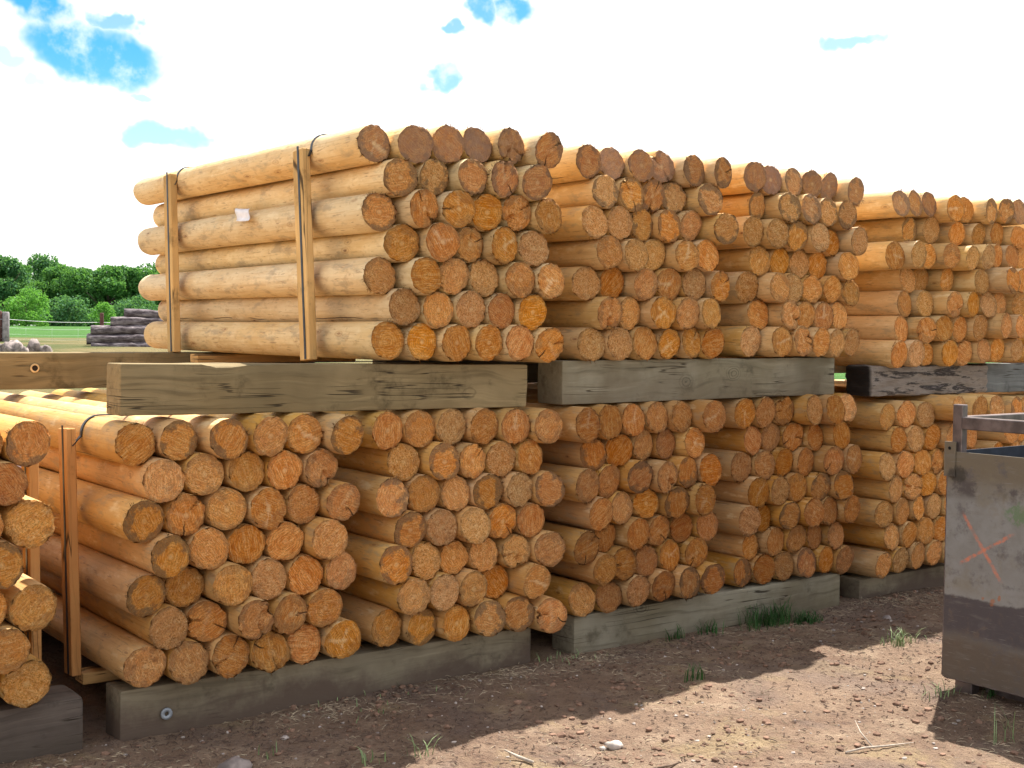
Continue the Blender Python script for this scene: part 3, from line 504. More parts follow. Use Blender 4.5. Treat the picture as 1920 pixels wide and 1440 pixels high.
def far_logs():
    Vs = []; Fs = []; MI = []; base = 0; fr = []; rn = []; lk = []; cache = {}
    def arr(me):
        if me.name not in cache:
            v = np.empty(len(me.vertices)*3); me.vertices.foreach_get('co', v)
            cache[me.name] = (v.reshape(-1, 3), [tuple(p.vertices) for p in me.polygons], [p.material_index for p in me.polygons])
        return cache[me.name]
    for (X, Y, Z, r, code) in far_list:
        sh, en = VAR[code][rng.randint(len(VAR[code]))]
        a = rng.uniform(0, 6.28); rnd = rng.uniform()
        ca, sa = math.cos(a), math.sin(a)
        for me, ism in ((sh, 0), (en, 1)):
            v, f, mi = arr(me)
            x = (v[:, 0]*ca+v[:, 2]*sa)*r+X; z = (-v[:, 0]*sa+v[:, 2]*ca)*r+Z
            Vs.append(np.stack([x, v[:, 1]+Y, z], 1)); Fs += [tuple(i+base for i in q) for q in f]
            MI += ([1]*len(f) if ism else mi); base += len(v)
            fr.append(v); rn.append(np.full(len(v), rnd)); lk.append(np.tile([LOOKC[code]], (len(v), 1)))
    me = mesh('stacked_logs', np.concatenate(Vs), Fs, [mat_side(True), mat_end(True)], MI)
    me.attributes.new('log_frame', 'FLOAT_VECTOR', 'POINT').data.foreach_set('vector', np.concatenate(fr).ravel())
    me.attributes.new('log_random', 'FLOAT', 'POINT').data.foreach_set('value', np.concatenate(rn))
    me.attributes.new('log_look', 'FLOAT_COLOR', 'POINT').data.foreach_set('color', np.concatenate(lk).ravel())
    tag(obj('stacked_logs', me), 'further peeled logs stacked at the far right and beyond the steel bin', 'logs', None, 'stuff')
far_logs()
# ------------------------------------------------------------------ timbers (skids)
def timber(x0, x1, y0, y1, z0, z1, mt, label, group, seed, tilt=0.0, fn=None, bevel=.008, rough=.003, cuts=(30, 2, 4)):
    me = box_mesh('support_timber', (0, 0, 0), (x1-x0, y1-y0, z1-z0), mt, bevel, 2, cuts, rough, seed, fn)
    o = obj('support_timber', me, None, (x0, y0, z0), (0, tilt, 0))
    return tag(o, label, 'timber', group)
GU, GL, GR = 'timbers between the two log tiers', 'timbers on the ground under the logs', 'timbers under the rear of the logs'
def gouge(v):
    # torn chip along the top front edge
    if .33 < v.co.x < .60 and v.co.z > .15 and v.co.y < .02:
        v.co.z -= .010*(1+noise.noise(v.co*40)); v.co.y += .006*(1+noise.noise(v.co*50))
    if v.co.x > 1.75 and v.co.z < .05 and v.co.y < .02: v.co.y += .004
T1 = timber(1.612, 3.44, 4.42, 4.565, 1.163, 1.350, M_T_GREEN, 'long greenish timber with chipped top edge between leftmost upper and lower bundles', GU, 1, R_(.45), gouge)
timber(3.64, 5.55, 4.42, 4.60, 1.152, 1.352, M_T_GREY, 'grey-green timber with long crack between the second and third upper bundles and those below', GU, 2, R_(-.3))
def bark(v):
    v.co += Vector((0, -1, .5))*(.010*noise.noise(Vector((v.co.x*7, v.co.z*30, 3)))+.006*noise.noise(v.co*40))
timber(5.86, 7.02, 4.43, 4.60, 1.140, 1.312, M_T_BARK, 'rough blackened timber with flaking bark under the far right upper bundle', GU, 3, 0, bark, .02, .012, (60, 3, 14))
timber(7.035, 8.9, 4.45, 4.60, 1.140, 1.318, mat_timber('blue_grey_timber', (.12, .125, .125), (.18, .19, .19)), 'smooth blue-grey timber at the far right, beside the blackened one', GU, 4)
B1 = timber(1.611, 3.478, 4.42, 4.57, -.03, .176, M_T_DIRT, 'dirt-stained ground timber with a grey ring on its face, under the first two lower bundles', GL, 5, R_(.35))
timber(3.73, 5.635, 4.42, 4.58, -.03, .178, M_T_GREY, 'pale grey-green ground timber with a dark knot and grass before it', GL, 6, 0)
timber(-.6, 1.483, 4.42, 4.64, -.03, .180, M_T_DARK, 'dark purple-brown weathered ground timber at the lower left corner', GL, 7, 0, None, .018, .006)
timber(5.87, 7.9, 4.47, 4.62, -.05, .105, M_T_DIRT, 'shaded low ground timber behind the steel bin', GL, 8)
timber(1.05, 3.35, 6.2, 6.40, 1.178, 1.352, M_T_GREEN, 'rear greenish timber with a bolt hole, behind the long front timber', GR, 9)
timber(3.8, 5.9, 6.2, 6.35, 1.165, 1.345, M_T_GREY, 'rear timber behind the second and third upper bundles', GR, 10)
timber(6.1, 8.9, 6.2, 6.35, 1.195, 1.33, M_T_GREY, 'rear timber behind the far right upper bundle', GR, 11)
for x0, x1, k in ((-.6, 1.45, 12), (1.65, 3.5, 13), (3.75, 5.65, 14), (5.9, 7.9, 15)):
    timber(x0, x1, 6.2, 6.36, -.03, .176 if k < 15 else .11, M_T_DARK, ['rear ground timber behind the lower left corner', 'rear ground timber behind the first two full lower bundles',
           'rear ground timber behind the third and fourth lower bundles', 'rear ground timber behind the steel bin'][k-12], GR, k)
# ring on the ground timber, bolt hole in the rear one
def ring_mesh(name, ro, ri, mt, dep=.006):
    V = []; F = []; n = 24
    for k in range(n):
        c, s = math.cos(2*math.pi*k/n), math.sin(2*math.pi*k/n)
        V += [(c*ro, 0, s*ro), (c*ro*.96, -dep, s*ro*.96), (c*ri, -dep, s*ri), (c*ri*.9, 0, s*ri*.9)]
    for k in range(n):
        for j in range(3):
            a = k*4+j; b = ((k+1) % n)*4+j; F.append((a, a+1, b+1, b))
    return mesh(name, V, F, mt)
obj('bolt_washer', ring_mesh('bolt_washer', .022, .009, flat('grey_zinc', (.30, .33, .37), .5, .3)), B1, (.17, -.006, .10))
hole = bpy.data.objects['support_timber.008']
obj('bolt_hole', ring_mesh('bolt_hole', .022, .014, flat('fresh_wood', (.60, .42, .22)), .003), hole, (.797, -.004, .101))
hm = mesh('hole_shadow', [(math.cos(k*math.pi/8)*.014, -.0045, math.sin(k*math.pi/8)*.014) for k in range(16)], [tuple(range(16))[::-1]], flat('hole_dark', (.02, .012, .008)))  # flat dark disc stands for the shade inside the bolt hole
obj('hole_shade', hm, hole, (.797, -.002, .101))

# ------------------------------------------------------------------ stakes, cross boards and straps
def board(name, lo, hi, label, cat, group, tilt=(0, 0, 0), seed=0):
    lo = Vector(lo); hi = Vector(hi)
    me = box_mesh(name, (0, 0, 0), hi-lo, M_BOARD, .003, 1, (2, 2, 8), .0015, seed)
    return tag(obj(name, me, None, lo, tilt), label, cat, group)
GS = 'upright wooden stakes'
def stake(x, y0, z0, z1, label, tx, ty, seed):
    t = empty('wooden_stake', (x, y0, z0)); t.rotation_euler = (tx, ty, 0); h = z1-z0
    obj('board', box_mesh('board', (-.036, 0, 0), (0, .090, h), M_STAKE if x > 2 else M_STAKE_OLD, .003, 1, (1, 1, 10), .0015, seed), t)
    obj('strap_run', box_mesh('strap_run', (-.0385, .030, .004), (-.0362, .046, h+.012), M_STRAP, .0005, 1), t)
    return tag(t, label, 'stake', GS)
stake(2.575, 4.745, 1.353, 2.245, 'pale wooden stake nearest the front of the leftmost upper bundle', R_(-4.5), R_(-.3), 1)
stake(2.575, 6.19, 1.356, 2.265, 'pale wooden stake near the far end of the leftmost upper bundle', R_(-3), R_(-.3), 2)
stake(1.555, 4.66, .19, 1.105, 'orange-brown wooden stake against the long side of the lower left bundle', R_(-3.0), R_(-.3), 3)
stake(1.40, 4.62, .19, 1.10, 'golden wooden stake half hidden behind the cut-off lower left logs', R_(-2.5), 0, 4)
board('cross_board', (2.59, 6.02, 1.306), (3.5, 6.11, 1.347), 'orange cross board under the leftmost upper bundle near its far stake', 'board', None, seed=6)
board('cross_board', (1.58, 4.72, .135), (2.5, 4.81, .178), 'brown cross board under the lower bundle at the foot of its stake', 'board', None, seed=7)
def strap(y, bundle, side_x, label, slack):
    """band over the top row of a bundle, down both sides and underneath"""
    tops = sorted([(float(t[3])/1000, float(t[5])/1000, float(t[6])/1000) for t in logs if t[0] == bundle and t[1] == '0'])
    zb = min(float(t[5])-float(t[6]) for t in logs if t[0] == bundle)/1000
    xr = max(float(t[3])+float(t[6]) for t in logs if t[0] == bundle)/1000+.004
    up_ = [(side_x, zb+.86)]
    X, Z, r = tops[0]
    for k in range(7):
        a = math.pi*(.97-k*.08); up_.append((X+math.cos(a)*(r+.004), Z+math.sin(a)*(r+.004)))
    for X, Z, r in tops[1:]: up_ += [(X-r*.3, Z+r*.955), (X+r*.3, Z+r*.955)]
    up_ += [(xr, tops[-1][1]), (xr, zb-.006), (side_x+.03, zb-.006)]
    V = []; F = []
    for i, (x, z) in enumerate(up_):
        yy = y+slack*min(1, i/8.)
        a = up_[max(0, i-1)]; b = up_[min(len(up_)-1, i+1)]; n = Vector((-(b[1]-a[1]), 0, b[0]-a[0])).normalized()*.002
        for dy, s in ((-.009, 1), (.009, 1), (.009, -1), (-.009, -1)): V.append((x+n.x*s, yy+dy, z+n.z*s))
    for i in range(len(up_)-1):
        for k in range(4): F.append((i*4+k, i*4+(k+1) % 4, (i+1)*4+(k+1) % 4, (i+1)*4+k))
    tag(obj('steel_band', mesh('steel_band', V, F, M_STRAP, smooth=False)), label, 'strap', 'dark steel bands round the bundles')
strap(4.80, 'U1', 2.558, 'dark steel band over the leftmost upper bundle at its front stake', .04)
strap(6.24, 'U1', 2.558, 'dark steel band over the leftmost upper bundle at its far stake', .04)
strap(4.71, 'L1', 1.536, 'steel band over the lower bundle beside the stake', .06)

# ------------------------------------------------------------------ paper tags
def paper(name, x, y, z, wy, hz, label, curl, lean):
    V = []; F = []; n = 7
    for j in range(n):
        for i in range(n):
            a, b = i/(n-1)-.5, j/(n-1)-.5
            V.append((-.010-curl*(a*a+b*.5*a)*1.6-.006*math.sin(b*6), a*wy+b*lean, b*hz))
    F = [(j*n+i, j*n+i+1, (j+1)*n+i+1, (j+1)*n+i) for j in range(n-1) for i in range(n-1)]
    o = obj(name, mesh(name, V, F, M_PAPER), None, (x, y, z)); md = o.modifiers.new('s', 'SOLIDIFY'); md.thickness = .0008
    o.rotation_euler = (R_(4), R_(22), 0)
    return tag(o, label, 'label')
pt = paper('paper_tag', 2.582, 5.46, 2.000, .15, .062, 'small crumpled white paper tag stapled to a log of the leftmost upper bundle', .012, .05)
ink = flat('faded_ink', (.12, .12, .14), .7)
V, F = join([([(-.028+k*.004, .02-j*.013, .012-k*.006), (-.028+k*.004, .012-j*.013, .012-k*.006), (-.028+k*.004, .012-j*.013, .008-k*.006), (-.028+k*.004, .02-j*.013, .008-k*.006)], [(0, 1, 2, 3)]) for j in range(3) for k in range(2)])
paper('paper_tag', 1.566, 5.46, .867, .10, .05, 'tiny white paper tag on a log between the stake and the cut-off lower left logs', .02, .01)

# ------------------------------------------------------------------ steel bin
def mat_bin():
    mt, g, bs = material('mill_steel', .6, .22, .0)
    tc = g.new('ShaderNodeTexCoord').outputs['Object']
    x, y, z = g.xyz(tc)[:3]                      # y: along the side from its far edge, z: height
    n = g.noise(tc, 5, 5, .65); hi = g.noise(tc, 45, 4, .7)
    brush = g.noise(g.comb(g.m('MULTIPLY', x, 3), g.m('MULTIPLY', y, 3), g.m('MULTIPLY', z, 16)), 2, 4, .6)
    zz = g.m('ADD', z, g.m('MULTIPLY', g.m('SUBTRACT', n, .5), .07))
    c = g.mix(g.ramp(n, .35, .65), (.40, .43, .44), (.60, .65, .68))
    c = g.mix(g.m('MULTIPLY', g.ramp(zz, .80, .93), .9), c, (.25, .20, .12))             # brown upper band
    c = g.mix(g.m('MULTIPLY', g.m('MULTIPLY', g.ramp(zz, .80, .84), g.ramp(zz, .93, .87)), g.ramp(g.noise(tc, 6, 5, .7), .45, .6)), c, (.05, .065, .11))
    c = g.mix(g.m('MULTIPLY', g.ramp(zz, .72, .40, 0, .55), g.ramp(zz, .385, .40)), c, (.66, .68, .70))
    c = g.mix(g.m('MULTIPLY', g.ramp(zz, .412, .40), g.ramp(zz, .20, .26)), c, (.028, .045, .115))   # bluish black mill scale
    c = g.mix(g.ramp(zz, .27, .20), c, (.16, .125, .11))
    c = g.mix(g.ramp(brush, .52, .72, 0, .45), c, (.36, .36, .36))
    c = g.mix(g.ramp(g.noise(tc, 7, 6, .75), .52, .66, 0, .7), c, (.11, .125, .19)); c = g.mix(g.m('MULTIPLY', g.ramp(g.noise(tc, 3.2, 5, .7), .48, .34, 0, .6), g.ramp(zz, .40, .46)), c, (.42, .38, .27)); c = g.mix(g.m('MULTIPLY', g.ramp(g.noise(g.comb(x, g.m('MULTIPLY', y, 4), g.m('MULTIPLY', z, 60)), 3, 3, .6), .62, .68), .35), c, (.6, .6, .6)); c = g.mix(g.m('MULTIPLY', g.ramp(g.noise(tc, 16, 5, .75), .52, .66, 0, .5), g.ramp(zz, .5, .3)), c, (.27, .19, .15))
    c = g.mix(g.ramp(y, .03, .0, 0, .7), c, (.11, .085, .06))
    # rust flecks, green smear
    def spot(cy, cz, sy, sz, col, k, c, ns=.6):
        u = g.m('DIVIDE', g.m('SUBTRACT', y, cy), sy); v = g.m('DIVIDE', g.m('SUBTRACT', z, cz), sz)
        q = g.m('ADD', g.m('ADD', g.m('MULTIPLY', u, u), g.m('MULTIPLY', v, v)), g.m('MULTIPLY', g.m('SUBTRACT', hi, .5), 3*ns))
        return g.mix(g.ramp(q, 1.1, .2, 0, k), c, col)
    c = spot(-.37, .775, .11, .05, (.10, .19, .075), .6, c, 1.4)
    c = spot(-.225, .405, .016, .016, (.36, .13, .05), .7, c, 1.5); c = spot(-.255, .425, .008, .014, (.36, .13, .05), .7, c, 1.5); c = spot(-.18, .415, .008, .008, (.36, .13, .05), .6, c, 1.5)
    c = spot(-.05, .91, .05, .04, (.04, .035, .03), .8, c)
    # sprayed cross
    def stroke(ay, az_, by, bz, wd, k, c):
        L = math.hypot(by-ay, bz-az_); ux, uz = (by-ay)/L, (bz-az_)/L
        py = g.m('SUBTRACT', y, ay); pz = g.m('SUBTRACT', z, az_)
        t = g.m('ADD', g.m('MULTIPLY', py, ux), g.m('MULTIPLY', pz, uz)); s = g.m('ABSOLUTE', g.m('SUBTRACT', g.m('MULTIPLY', py, uz), g.m('MULTIPLY', pz, ux)))
        s = g.m('ADD', s, g.m('MULTIPLY', g.m('SUBTRACT', g.noise(tc, 24, 4, .7), .5), .014))
        f = g.m('MULTIPLY', g.ramp(s, wd, wd*.3), g.m('MULTIPLY', g.ramp(t, -.01, .03), g.ramp(t, L+.01, L-.04)))
        f = g.m('MULTIPLY', f, g.ramp(g.noise(tc, 30, 4, .7), .38, .60, .15, 1))
        return g.mix(g.m('MULTIPLY', f, k), c, (.62, .20, .11))
    c = stroke(-.075, .757, -.265, .489, .011, .75, c); c = stroke(-.07, .542, -.315, .70, .010, .85, c)
    g.put(bs.inputs['Base Color'], c)
    g.put(bs.inputs['Roughness'], g.ramp(n, .3, .7, .42, .68))
    bump(g, bs, g.m('ADD', g.m('MULTIPLY', hi, .5), g.m('MULTIPLY', g.noise(tc, 2.2, 2), 8)), .35, .006)
    return mt
M_BIN = mat_bin(); M_FRAME = flat('brown_steel', (.16, .13, .125), .36, .6, .35, 14, .5); M_IN = flat('dark_steel', (.03, .04, .06), .5, .4, .3, 8, .4)
bn = empty('steel_bin', (4.65, 3.11, 0), 0)
BX, BY = 1.35, 1.55
def bp(name, lo, hi, mt, bev=.002, cuts=None):
    return obj(name, box_mesh(name, lo, hi, mt, bev, 1, cuts), bn)
def warp(v): v.co.x += .004*math.sin(v.co.y*5)*math.sin(v.co.z*3.2)
obj('side_panel', box_mesh('side_panel', (0, -BY, .055), (.005, 0, 1.005), M_BIN, .001, 1, (1, 16, 10), 0, 0, warp), bn)
bp('rear_panel', (.007, -.005, .055), (BX, 0, 1.003), M_IN, .001)
bp('front_panel', (.007, -BY, .055), (BX, -BY+.005, 1.003), M_IN, .001)
obj('side_panel', box_mesh('side_panel', (BX+.002, -BY, .055), (BX+.007, 0, 1.005), M_IN, .001, 1), bn)
bp('floor_plate', (.007, -BY+.007, .06), (BX, -.007, .066), M_IN, .001)
for (px, py) in ((.012, -.055), (BX-.05, -.055), (.012, -BY+.02), (BX-.05, -BY+.02)):
    bp('corner_post', (px, py, .07), (px+.04, py+.045, 1.20 if (px < .1 and py > -.5) else 1.16), M_FRAME, .003)
bp('top_rail', (.004, -BY+.07, 1.098), (.050, -.058, 1.150), M_FRAME, .003)
bp('top_rail', (.054, -.052, 1.098), (BX-.052, -.010, 1.150), M_FRAME, .003)
bp('top_rail', (.054, -BY+.022, 1.098), (BX-.052, -BY+.064, 1.150), M_FRAME, .003)
bp('top_rail', (BX-.052, -BY+.07, 1.098), (BX-.006, -.058, 1.150), M_FRAME, .003)
lug = bp('corner_lug', (-.009, -.040, .90), (-.001, .012, 1.045), M_BIN, .001)
obj('lug_hole', mesh('lug_hole', [(-.0105, -.014+math.cos(k*math.pi/6)*.007, 1.018+math.sin(k*math.pi/6)*.007) for k in range(12)], [tuple(range(12))], flat('hole_black', (.01, .01, .01))), lug)
for (px, py) in ((.03, -.12), (BX-.1, -.12), (.03, -BY+.05), (BX-.1, -BY+.05)):
    bp('foot', (px, py, -.03), (px+.06, py+.08, .06), M_FRAME, .004)
bp('skid_rail', (.10, -BY+.05, -.015), (.15, -.14, .03), M_FRAME, .004)
def bead(nm, p0, p1):
    P = [Vector(p0).lerp(Vector(p1), t) for t in np.linspace(0, 1, 60)]; V, F = tube(P, [.0035+.0012*math.sin(i*2.3) for i in range(60)], 6)
    obj(nm, mesh(nm, V, F, M_FRAME), bn)
bead('weld_bead', (.003, .002, .06), (.003, .002, .99)); bead('weld_bead', (.003, -.01, .054), (.003, -BY+.02, .054))
tag(bn, 'open stained steel bin with raised rails and a faint orange sprayed cross on its side', 'bin')

# ------------------------------------------------------------------ background: log pile, fence, boulders
CR = rt.copy(); CF = Vector((math.sin(YAW), math.cos(YAW), 0))
def at(px, dist):
    """ground position seen at image column px, dist metres from the camera"""
    a = YAW+math.atan((px-960)/2382)
    return Vector((math.sin(a)*dist, math.cos(a)*dist, 0))
def bark_mat():
    mt, g, bs = material('old_bark', .9, .1)
    tc = g.new('ShaderNodeTexCoord').outputs['Object']
    rnd = g.new('ShaderNodeObjectInfo').outputs['Random']
    p = g.vm('ADD', g.vm('MULTIPLY', tc, (14, 4, 14)), g.comb(g.m('MULTIPLY', rnd, 50), 0, 0))
    n = g.noise(p, 1.2, 5, .7)
    c = g.mix(g.ramp(n, .38, .6), (.07, .055, .06), (.22, .19, .20)); c = g.mix(g.ramp(n, .6, .72), c, (.50, .44, .40))
    g.put(bs.inputs['Base Color'], c); bump(g, bs, n, .8, .02)
    return mt
M_BARK = bark_mat()
def bark_log(seed):
    pts = [(0, y, 0) for y in np.linspace(0, 2.6, 22)]
    V, F = tube(pts, .09, 14); V = [Vector(v) for v in V]
    for v in V:
        n_ = Vector((v.x, 0, v.z)); v += n_*(noise.noise(Vector((v.x*14, v.y*2.5, v.z*14+seed)))*.32+noise.noise(Vector((v.x*40, v.y*9, v.z*40+seed)))*.2)+Vector((0, 0, .02*math.sin(v.y*1.7+seed)))
    return mesh('barked_log', V, F, M_BARK)
bl = [bark_log(i*3.1) for i in range(5)]
base = at(161, 25.5); zb = 1.49-.43
ax = (CR*.97+CF*.24).normalized(); rz = math.atan2(-ax.x, ax.y)     # local +Y along the logs
perp = Vector((-ax.y, ax.x, 0)); 
starts = [170, 161, 168, 205, 230]; k = 0
rown = ['bottom', 'second lowest', 'middle', 'second highest', 'top']
for row in range(5):
    for j in range(5-row):
        s = at(starts[row], 25.5)+perp*(j*.19+row*.095)
        o = obj('barked_log', bl[(row*2+j) % 5], None, (s.x, s.y, zb+.02+row*.164+.012*math.sin(row*5+j*3)), (0, 0, rz)); o.rotation_euler = (R_(1.2*math.sin(row*3+j*2)), 0, rz+R_(1.5*math.sin(row*7+j)))
        tag(o, f"dark bark-covered log in the {rown[row]} layer of the old pile, {ORD[j]} from the front" if row < 4 else 'dark bark-covered log alone on top of the old log pile', 'log', 'old bark-covered logs piled in the field')
# fence
fence = empty('wire_fence', at(11, 30))
M_POST = flat('grey_post', (.27, .25, .26), .9, 0, .35, 12); M_RED = flat('rusty_post', (.10, .045, .04), .8, 0, .3, 12); M_WIRE = flat('pale_wire', (.55, .6, .6), .5, 0, .1)
def post(px, dist, rad, top, mt, nm):
    p = at(px, dist)-fence.location
    V, F = tube([(p.x, p.y, .9), (p.x, p.y, 1.4), (p.x+.005, p.y, top-.02), (p.x+.005, p.y, top)], [rad, rad, rad*.97, rad*.8], 12)
    return obj(nm, mesh(nm, V, F, mt), fence)
post(10, 30, .078, 1.78, M_POST, 'wooden_post'); post(-3, 30, .07, 1.80, M_RED, 'steel_post'); post(190, 31, .045, 1.80, M_RED, 'steel_post'); post(420, 32, .045, 1.8, M_RED, 'steel_post'); post(-190, 29, .045, 1.78, M_RED, 'steel_post')
def wire(pts, r, nm='wire'):
    V, F = tube([p-fence.location for p in pts], r, 5); obj(nm, mesh(nm, V, F, M_WIRE), fence)
def line(z0, z1, z2, r):
    A, Bq, C, D = at(-190, 29), at(10, 30), at(190, 31), at(420, 32); P = []
    for (p, zp), (q, zq) in (((A, z0), (Bq, z0)), ((Bq, z0), (C, z1)), ((C, z1), (D, z2))):
        for t in np.linspace(0, 1, 8): v = p.lerp(q, t); v.z = zp+(zq-zp)*t-.03*math.sin(math.pi*t); P.append(v)
    wire(P, r)
line(1.62, 1.58, 1.55, .006); line(1.44, 1.42, 1.40, .003); line(1.30, 1.29, 1.28, .002); line(1.20, 1.19, 1.18, .002)
for px in (48, 97, 146, 235):
    p = at(px, 30.3); wire([Vector((p.x, p.y, 1.1)), Vector((p.x, p.y, 1.44))], .0018, 'stay_wire')
tag(fence, 'farm fence with a grey post, dark steel posts and pale wires across the field', 'fence')
# boulders
M_ROCK = flat('pale_rock', (.24, .20, .185), .9, 0, .5, 14)
def rock_mesh(name, sx, sy, sz, seed, mt, sub=3, amp=.42):
    bm = bmesh.new(); bmesh.ops.create_icosphere(bm, subdivisions=sub, radius=1)
    for v in bm.verts:
        c = v.co.copy(); v.co *= 1+amp*noise.noise(c*1.4+Vector((seed, 0, 0)))+amp*.5*noise.noise(c*3.5+Vector((seed, 3, 0)))
        v.co = Vector((v.co.x*sx, v.co.y*sy, v.co.z*sz))
    me = bpy.data.meshes.new(name); bm.to_mesh(me); bm.free(); me.materials.append(mt)
    me.polygons.foreach_set('use_smooth', [True]*len(me.polygons)); return me
for px, dist, r, zt, lab in ((2, 22, .10, 1.245, 'low pale boulder at the left edge beside the fence post'), (25, 21.5, .14, 1.285, 'rough brownish boulder right of the grey fence post'),
                             (44, 21, .06, 1.20, 'small boulder wedged between two larger ones'), (63, 21.6, .10, 1.29, 'rounded grey boulder, tallest of the field stones'), (85, 21.4, .09, 1.22, 'pale low boulder at the right end of the field stones')):
    p = at(px, dist); tag(obj('boulder', rock_mesh('boulder', r*1.1, r, r*1.4, px, M_ROCK), None, (p.x, p.y, zt-.05-r*1.25)), lab, 'boulder', 'boulders along the field edge')

# ------------------------------------------------------------------ trees
def leaf_mat(name, c1, c2):
    mt, g, bs = material(name, .65, .2)
    p = g.new('ShaderNodeNewGeometry').outputs['Position']
    n = g.noise(p, .45, 3); n2 = g.noise(p, 3.0, 2)
    c = g.mix(g.ramp(n, .35, .65), c1, c2); c = g.mix(g.ramp(n2, .4, .7, 0, .5), c, tuple(v*1.5 for v in c2))
    g.put(bs.inputs['Base Color'], c)
    tr = g.new('ShaderNodeBsdfTranslucent', ins={'Color': g.mix(.5, c, (.16, .30, .03))})
    mx = g.new('ShaderNodeMixShader', ins={0: .45}); out = g.n['Material Output']
    g.l.new(bs.outputs[0], mx.inputs[1]); g.l.new(tr.outputs[0], mx.inputs[2]); g.l.new(mx.outputs[0], out.inputs[0])
    return mt
LM = [leaf_mat('leaf_green', (.06, .18, .048), (.09, .25, .065)), leaf_mat('leaf_deep', (.05, .145, .065), (.07, .20, .08)), leaf_mat('leaf_bright', (.10, .28, .045), (.14, .36, .06))]
M_TRUNK = flat('tree_bark', (.09, .07, .055), .9, 0, .4, 6)
def tree(px, dist, h, wdt, mt, label, seed, name='broadleaf_tree', nl=5200, ls=.5, low=.12):
    p = at(px, dist); z = ground_z(p.x, p.y)-.1; t = empty(name, (p.x, p.y, z))
    rs = np.random.RandomState(seed)
    parts = [tube([(0, 0, 0), (.1*h*.1, 0, h*.3), (0, .02*h, h*.65)], [h*.028, h*.02, h*.008], 8)]
    for k in range(6):
        a = rs.uniform(0, 6.28); b = h*rs.uniform(.2, .45); rr = wdt*.35
        parts.append(tube([(0, 0, b), (math.cos(a)*rr*.5, math.sin(a)*rr*.5, b+h*.14), (math.cos(a)*rr, math.sin(a)*rr, b+h*.3)], [h*.011, h*.008, h*.004], 6))
    V, F = join(parts); obj('trunk', mesh('trunk', V, F, M_TRUNK), t)
    # crown of many leaf clumps on overlapping boughs
    nb = 44; C = []
    for k in range(nb):
        a = rs.uniform(0, 6.28); zz = rs.uniform(low, .93); prof = math.sin(math.pi*min(1, (zz-low+.18)/(1.05-low+.1)))**.6
        q = math.sqrt(rs.uniform(.1, 1))*prof; C.append((math.cos(a)*q*wdt*.40, math.sin(a)*q*wdt*.40, zz*h*.93, rs.uniform(.10, .20)*wdt*.85))
    C = np.array(C)
    i = rs.randint(nb, size=nl); u = rs.normal(size=(nl, 3)); u /= np.linalg.norm(u, axis=1)[:, None]
    cen = C[i, :3]+u*C[i, 3:4]*np.array([1, 1, .75])*rs.uniform(.72, 1.06, (nl, 1))
    cen = cen[cen[:, 2] > .02*h]; nl = len(cen)
    nrm = rs.normal(size=(nl, 3))+np.array([0, 0, .8]); nrm /= np.linalg.norm(nrm, axis=1)[:, None]
    a = np.cross(nrm, rs.normal(size=(nl, 3))); a /= np.linalg.norm(a, axis=1)[:, None]; b = np.cross(nrm, a)
    s = ls*rs.uniform(.5, 1.2, (nl, 1))
    V = np.stack([cen-a*s*.6, cen-b*s*.42, cen+a*s*.6+nrm*s*.2, cen+b*s*.42], 1).reshape(-1, 3)
    F = np.arange(nl*4).reshape(-1, 4)
    me = bpy.data.meshes.new('crown'); me.from_pydata(V.tolist(), [], F.tolist()); me.materials.append(mt)
    obj('crown', me, t)
    return tag(t, label, 'tree' if 'tree' in name else 'bush', 'trees along the far field edge' if 'tree' in name else None)
TREES = [(-190, 262, 15, 17, 0), (-110, 255, 14, 16, 1), (-45, 258, 13.8, 15, 0), (4, 250, 13.6, 13, 1), (40, 262, 13.2, 13, 0), (80, 270, 15.4, 14, 1), (90, 284, 14.2, 16, 0), (112, 262, 12.6, 12, 0), (142, 258, 11.8, 12, 0),
         (172, 264, 12.4, 12, 1), (202, 255, 12.5, 12, 0), (232, 262, 13.3, 13, 1), (262, 256, 12.6, 12, 0), (292, 262, 13.6, 13, 1), (330, 258, 14, 14, 0), (390, 262, 14, 16, 1), (455, 258, 15, 16, 0)]
TL = ['broad dark green tree beyond the left edge of the field', 'dense green tree further left in the tree line', 'pale green tree just left of the frame edge', 'bluish green tree at the left end of the visible tree line',
      'light green tree behind the round bush at left', 'tallest domed tree rising above the tree line', 'paler tree directly behind the tallest domed one', 'low spreading tree right of the tallest one', 'shortest tree at the dip of the tree line',
      'dark green tree left of the narrow bright bush', 'full green tree directly behind the bright bush', 'tree with uneven top just right of the bright bush', 'leafy tree behind the old log pile',
      'dark tree half hidden by the leftmost upper bundle', 'tree hidden behind the upper logs', 'wide tree behind the upper logs', 'tall tree behind the upper logs further right']
for i, (px, dist, h, wd, mi) in enumerate(TREES): tree(px, dist, h, wd, LM[mi], TL[i], 100+i, nl=9500, low=.0)
tree(48, 205, 6.0, 8.6, LM[2], 'round light green bush in front of the tree line at left', 300, 'round_bush', 5000, .30, .02)
tree(193, 190, 3.9, 4.2, LM[2], 'small bright yellow-green bush standing before the dark trees', 301, 'bright_bush', 2600, .22, .02)
for i, px in enumerate((-60, 120, 260)):
    tree(px, 240, 5.5, 12, LM[1], ['low dark thicket left of the round bush', 'low dark thicket under the shortest tree', 'low dark thicket behind the old log pile'][i], 310+i, 'dark_thicket', 6000, .4, .0)

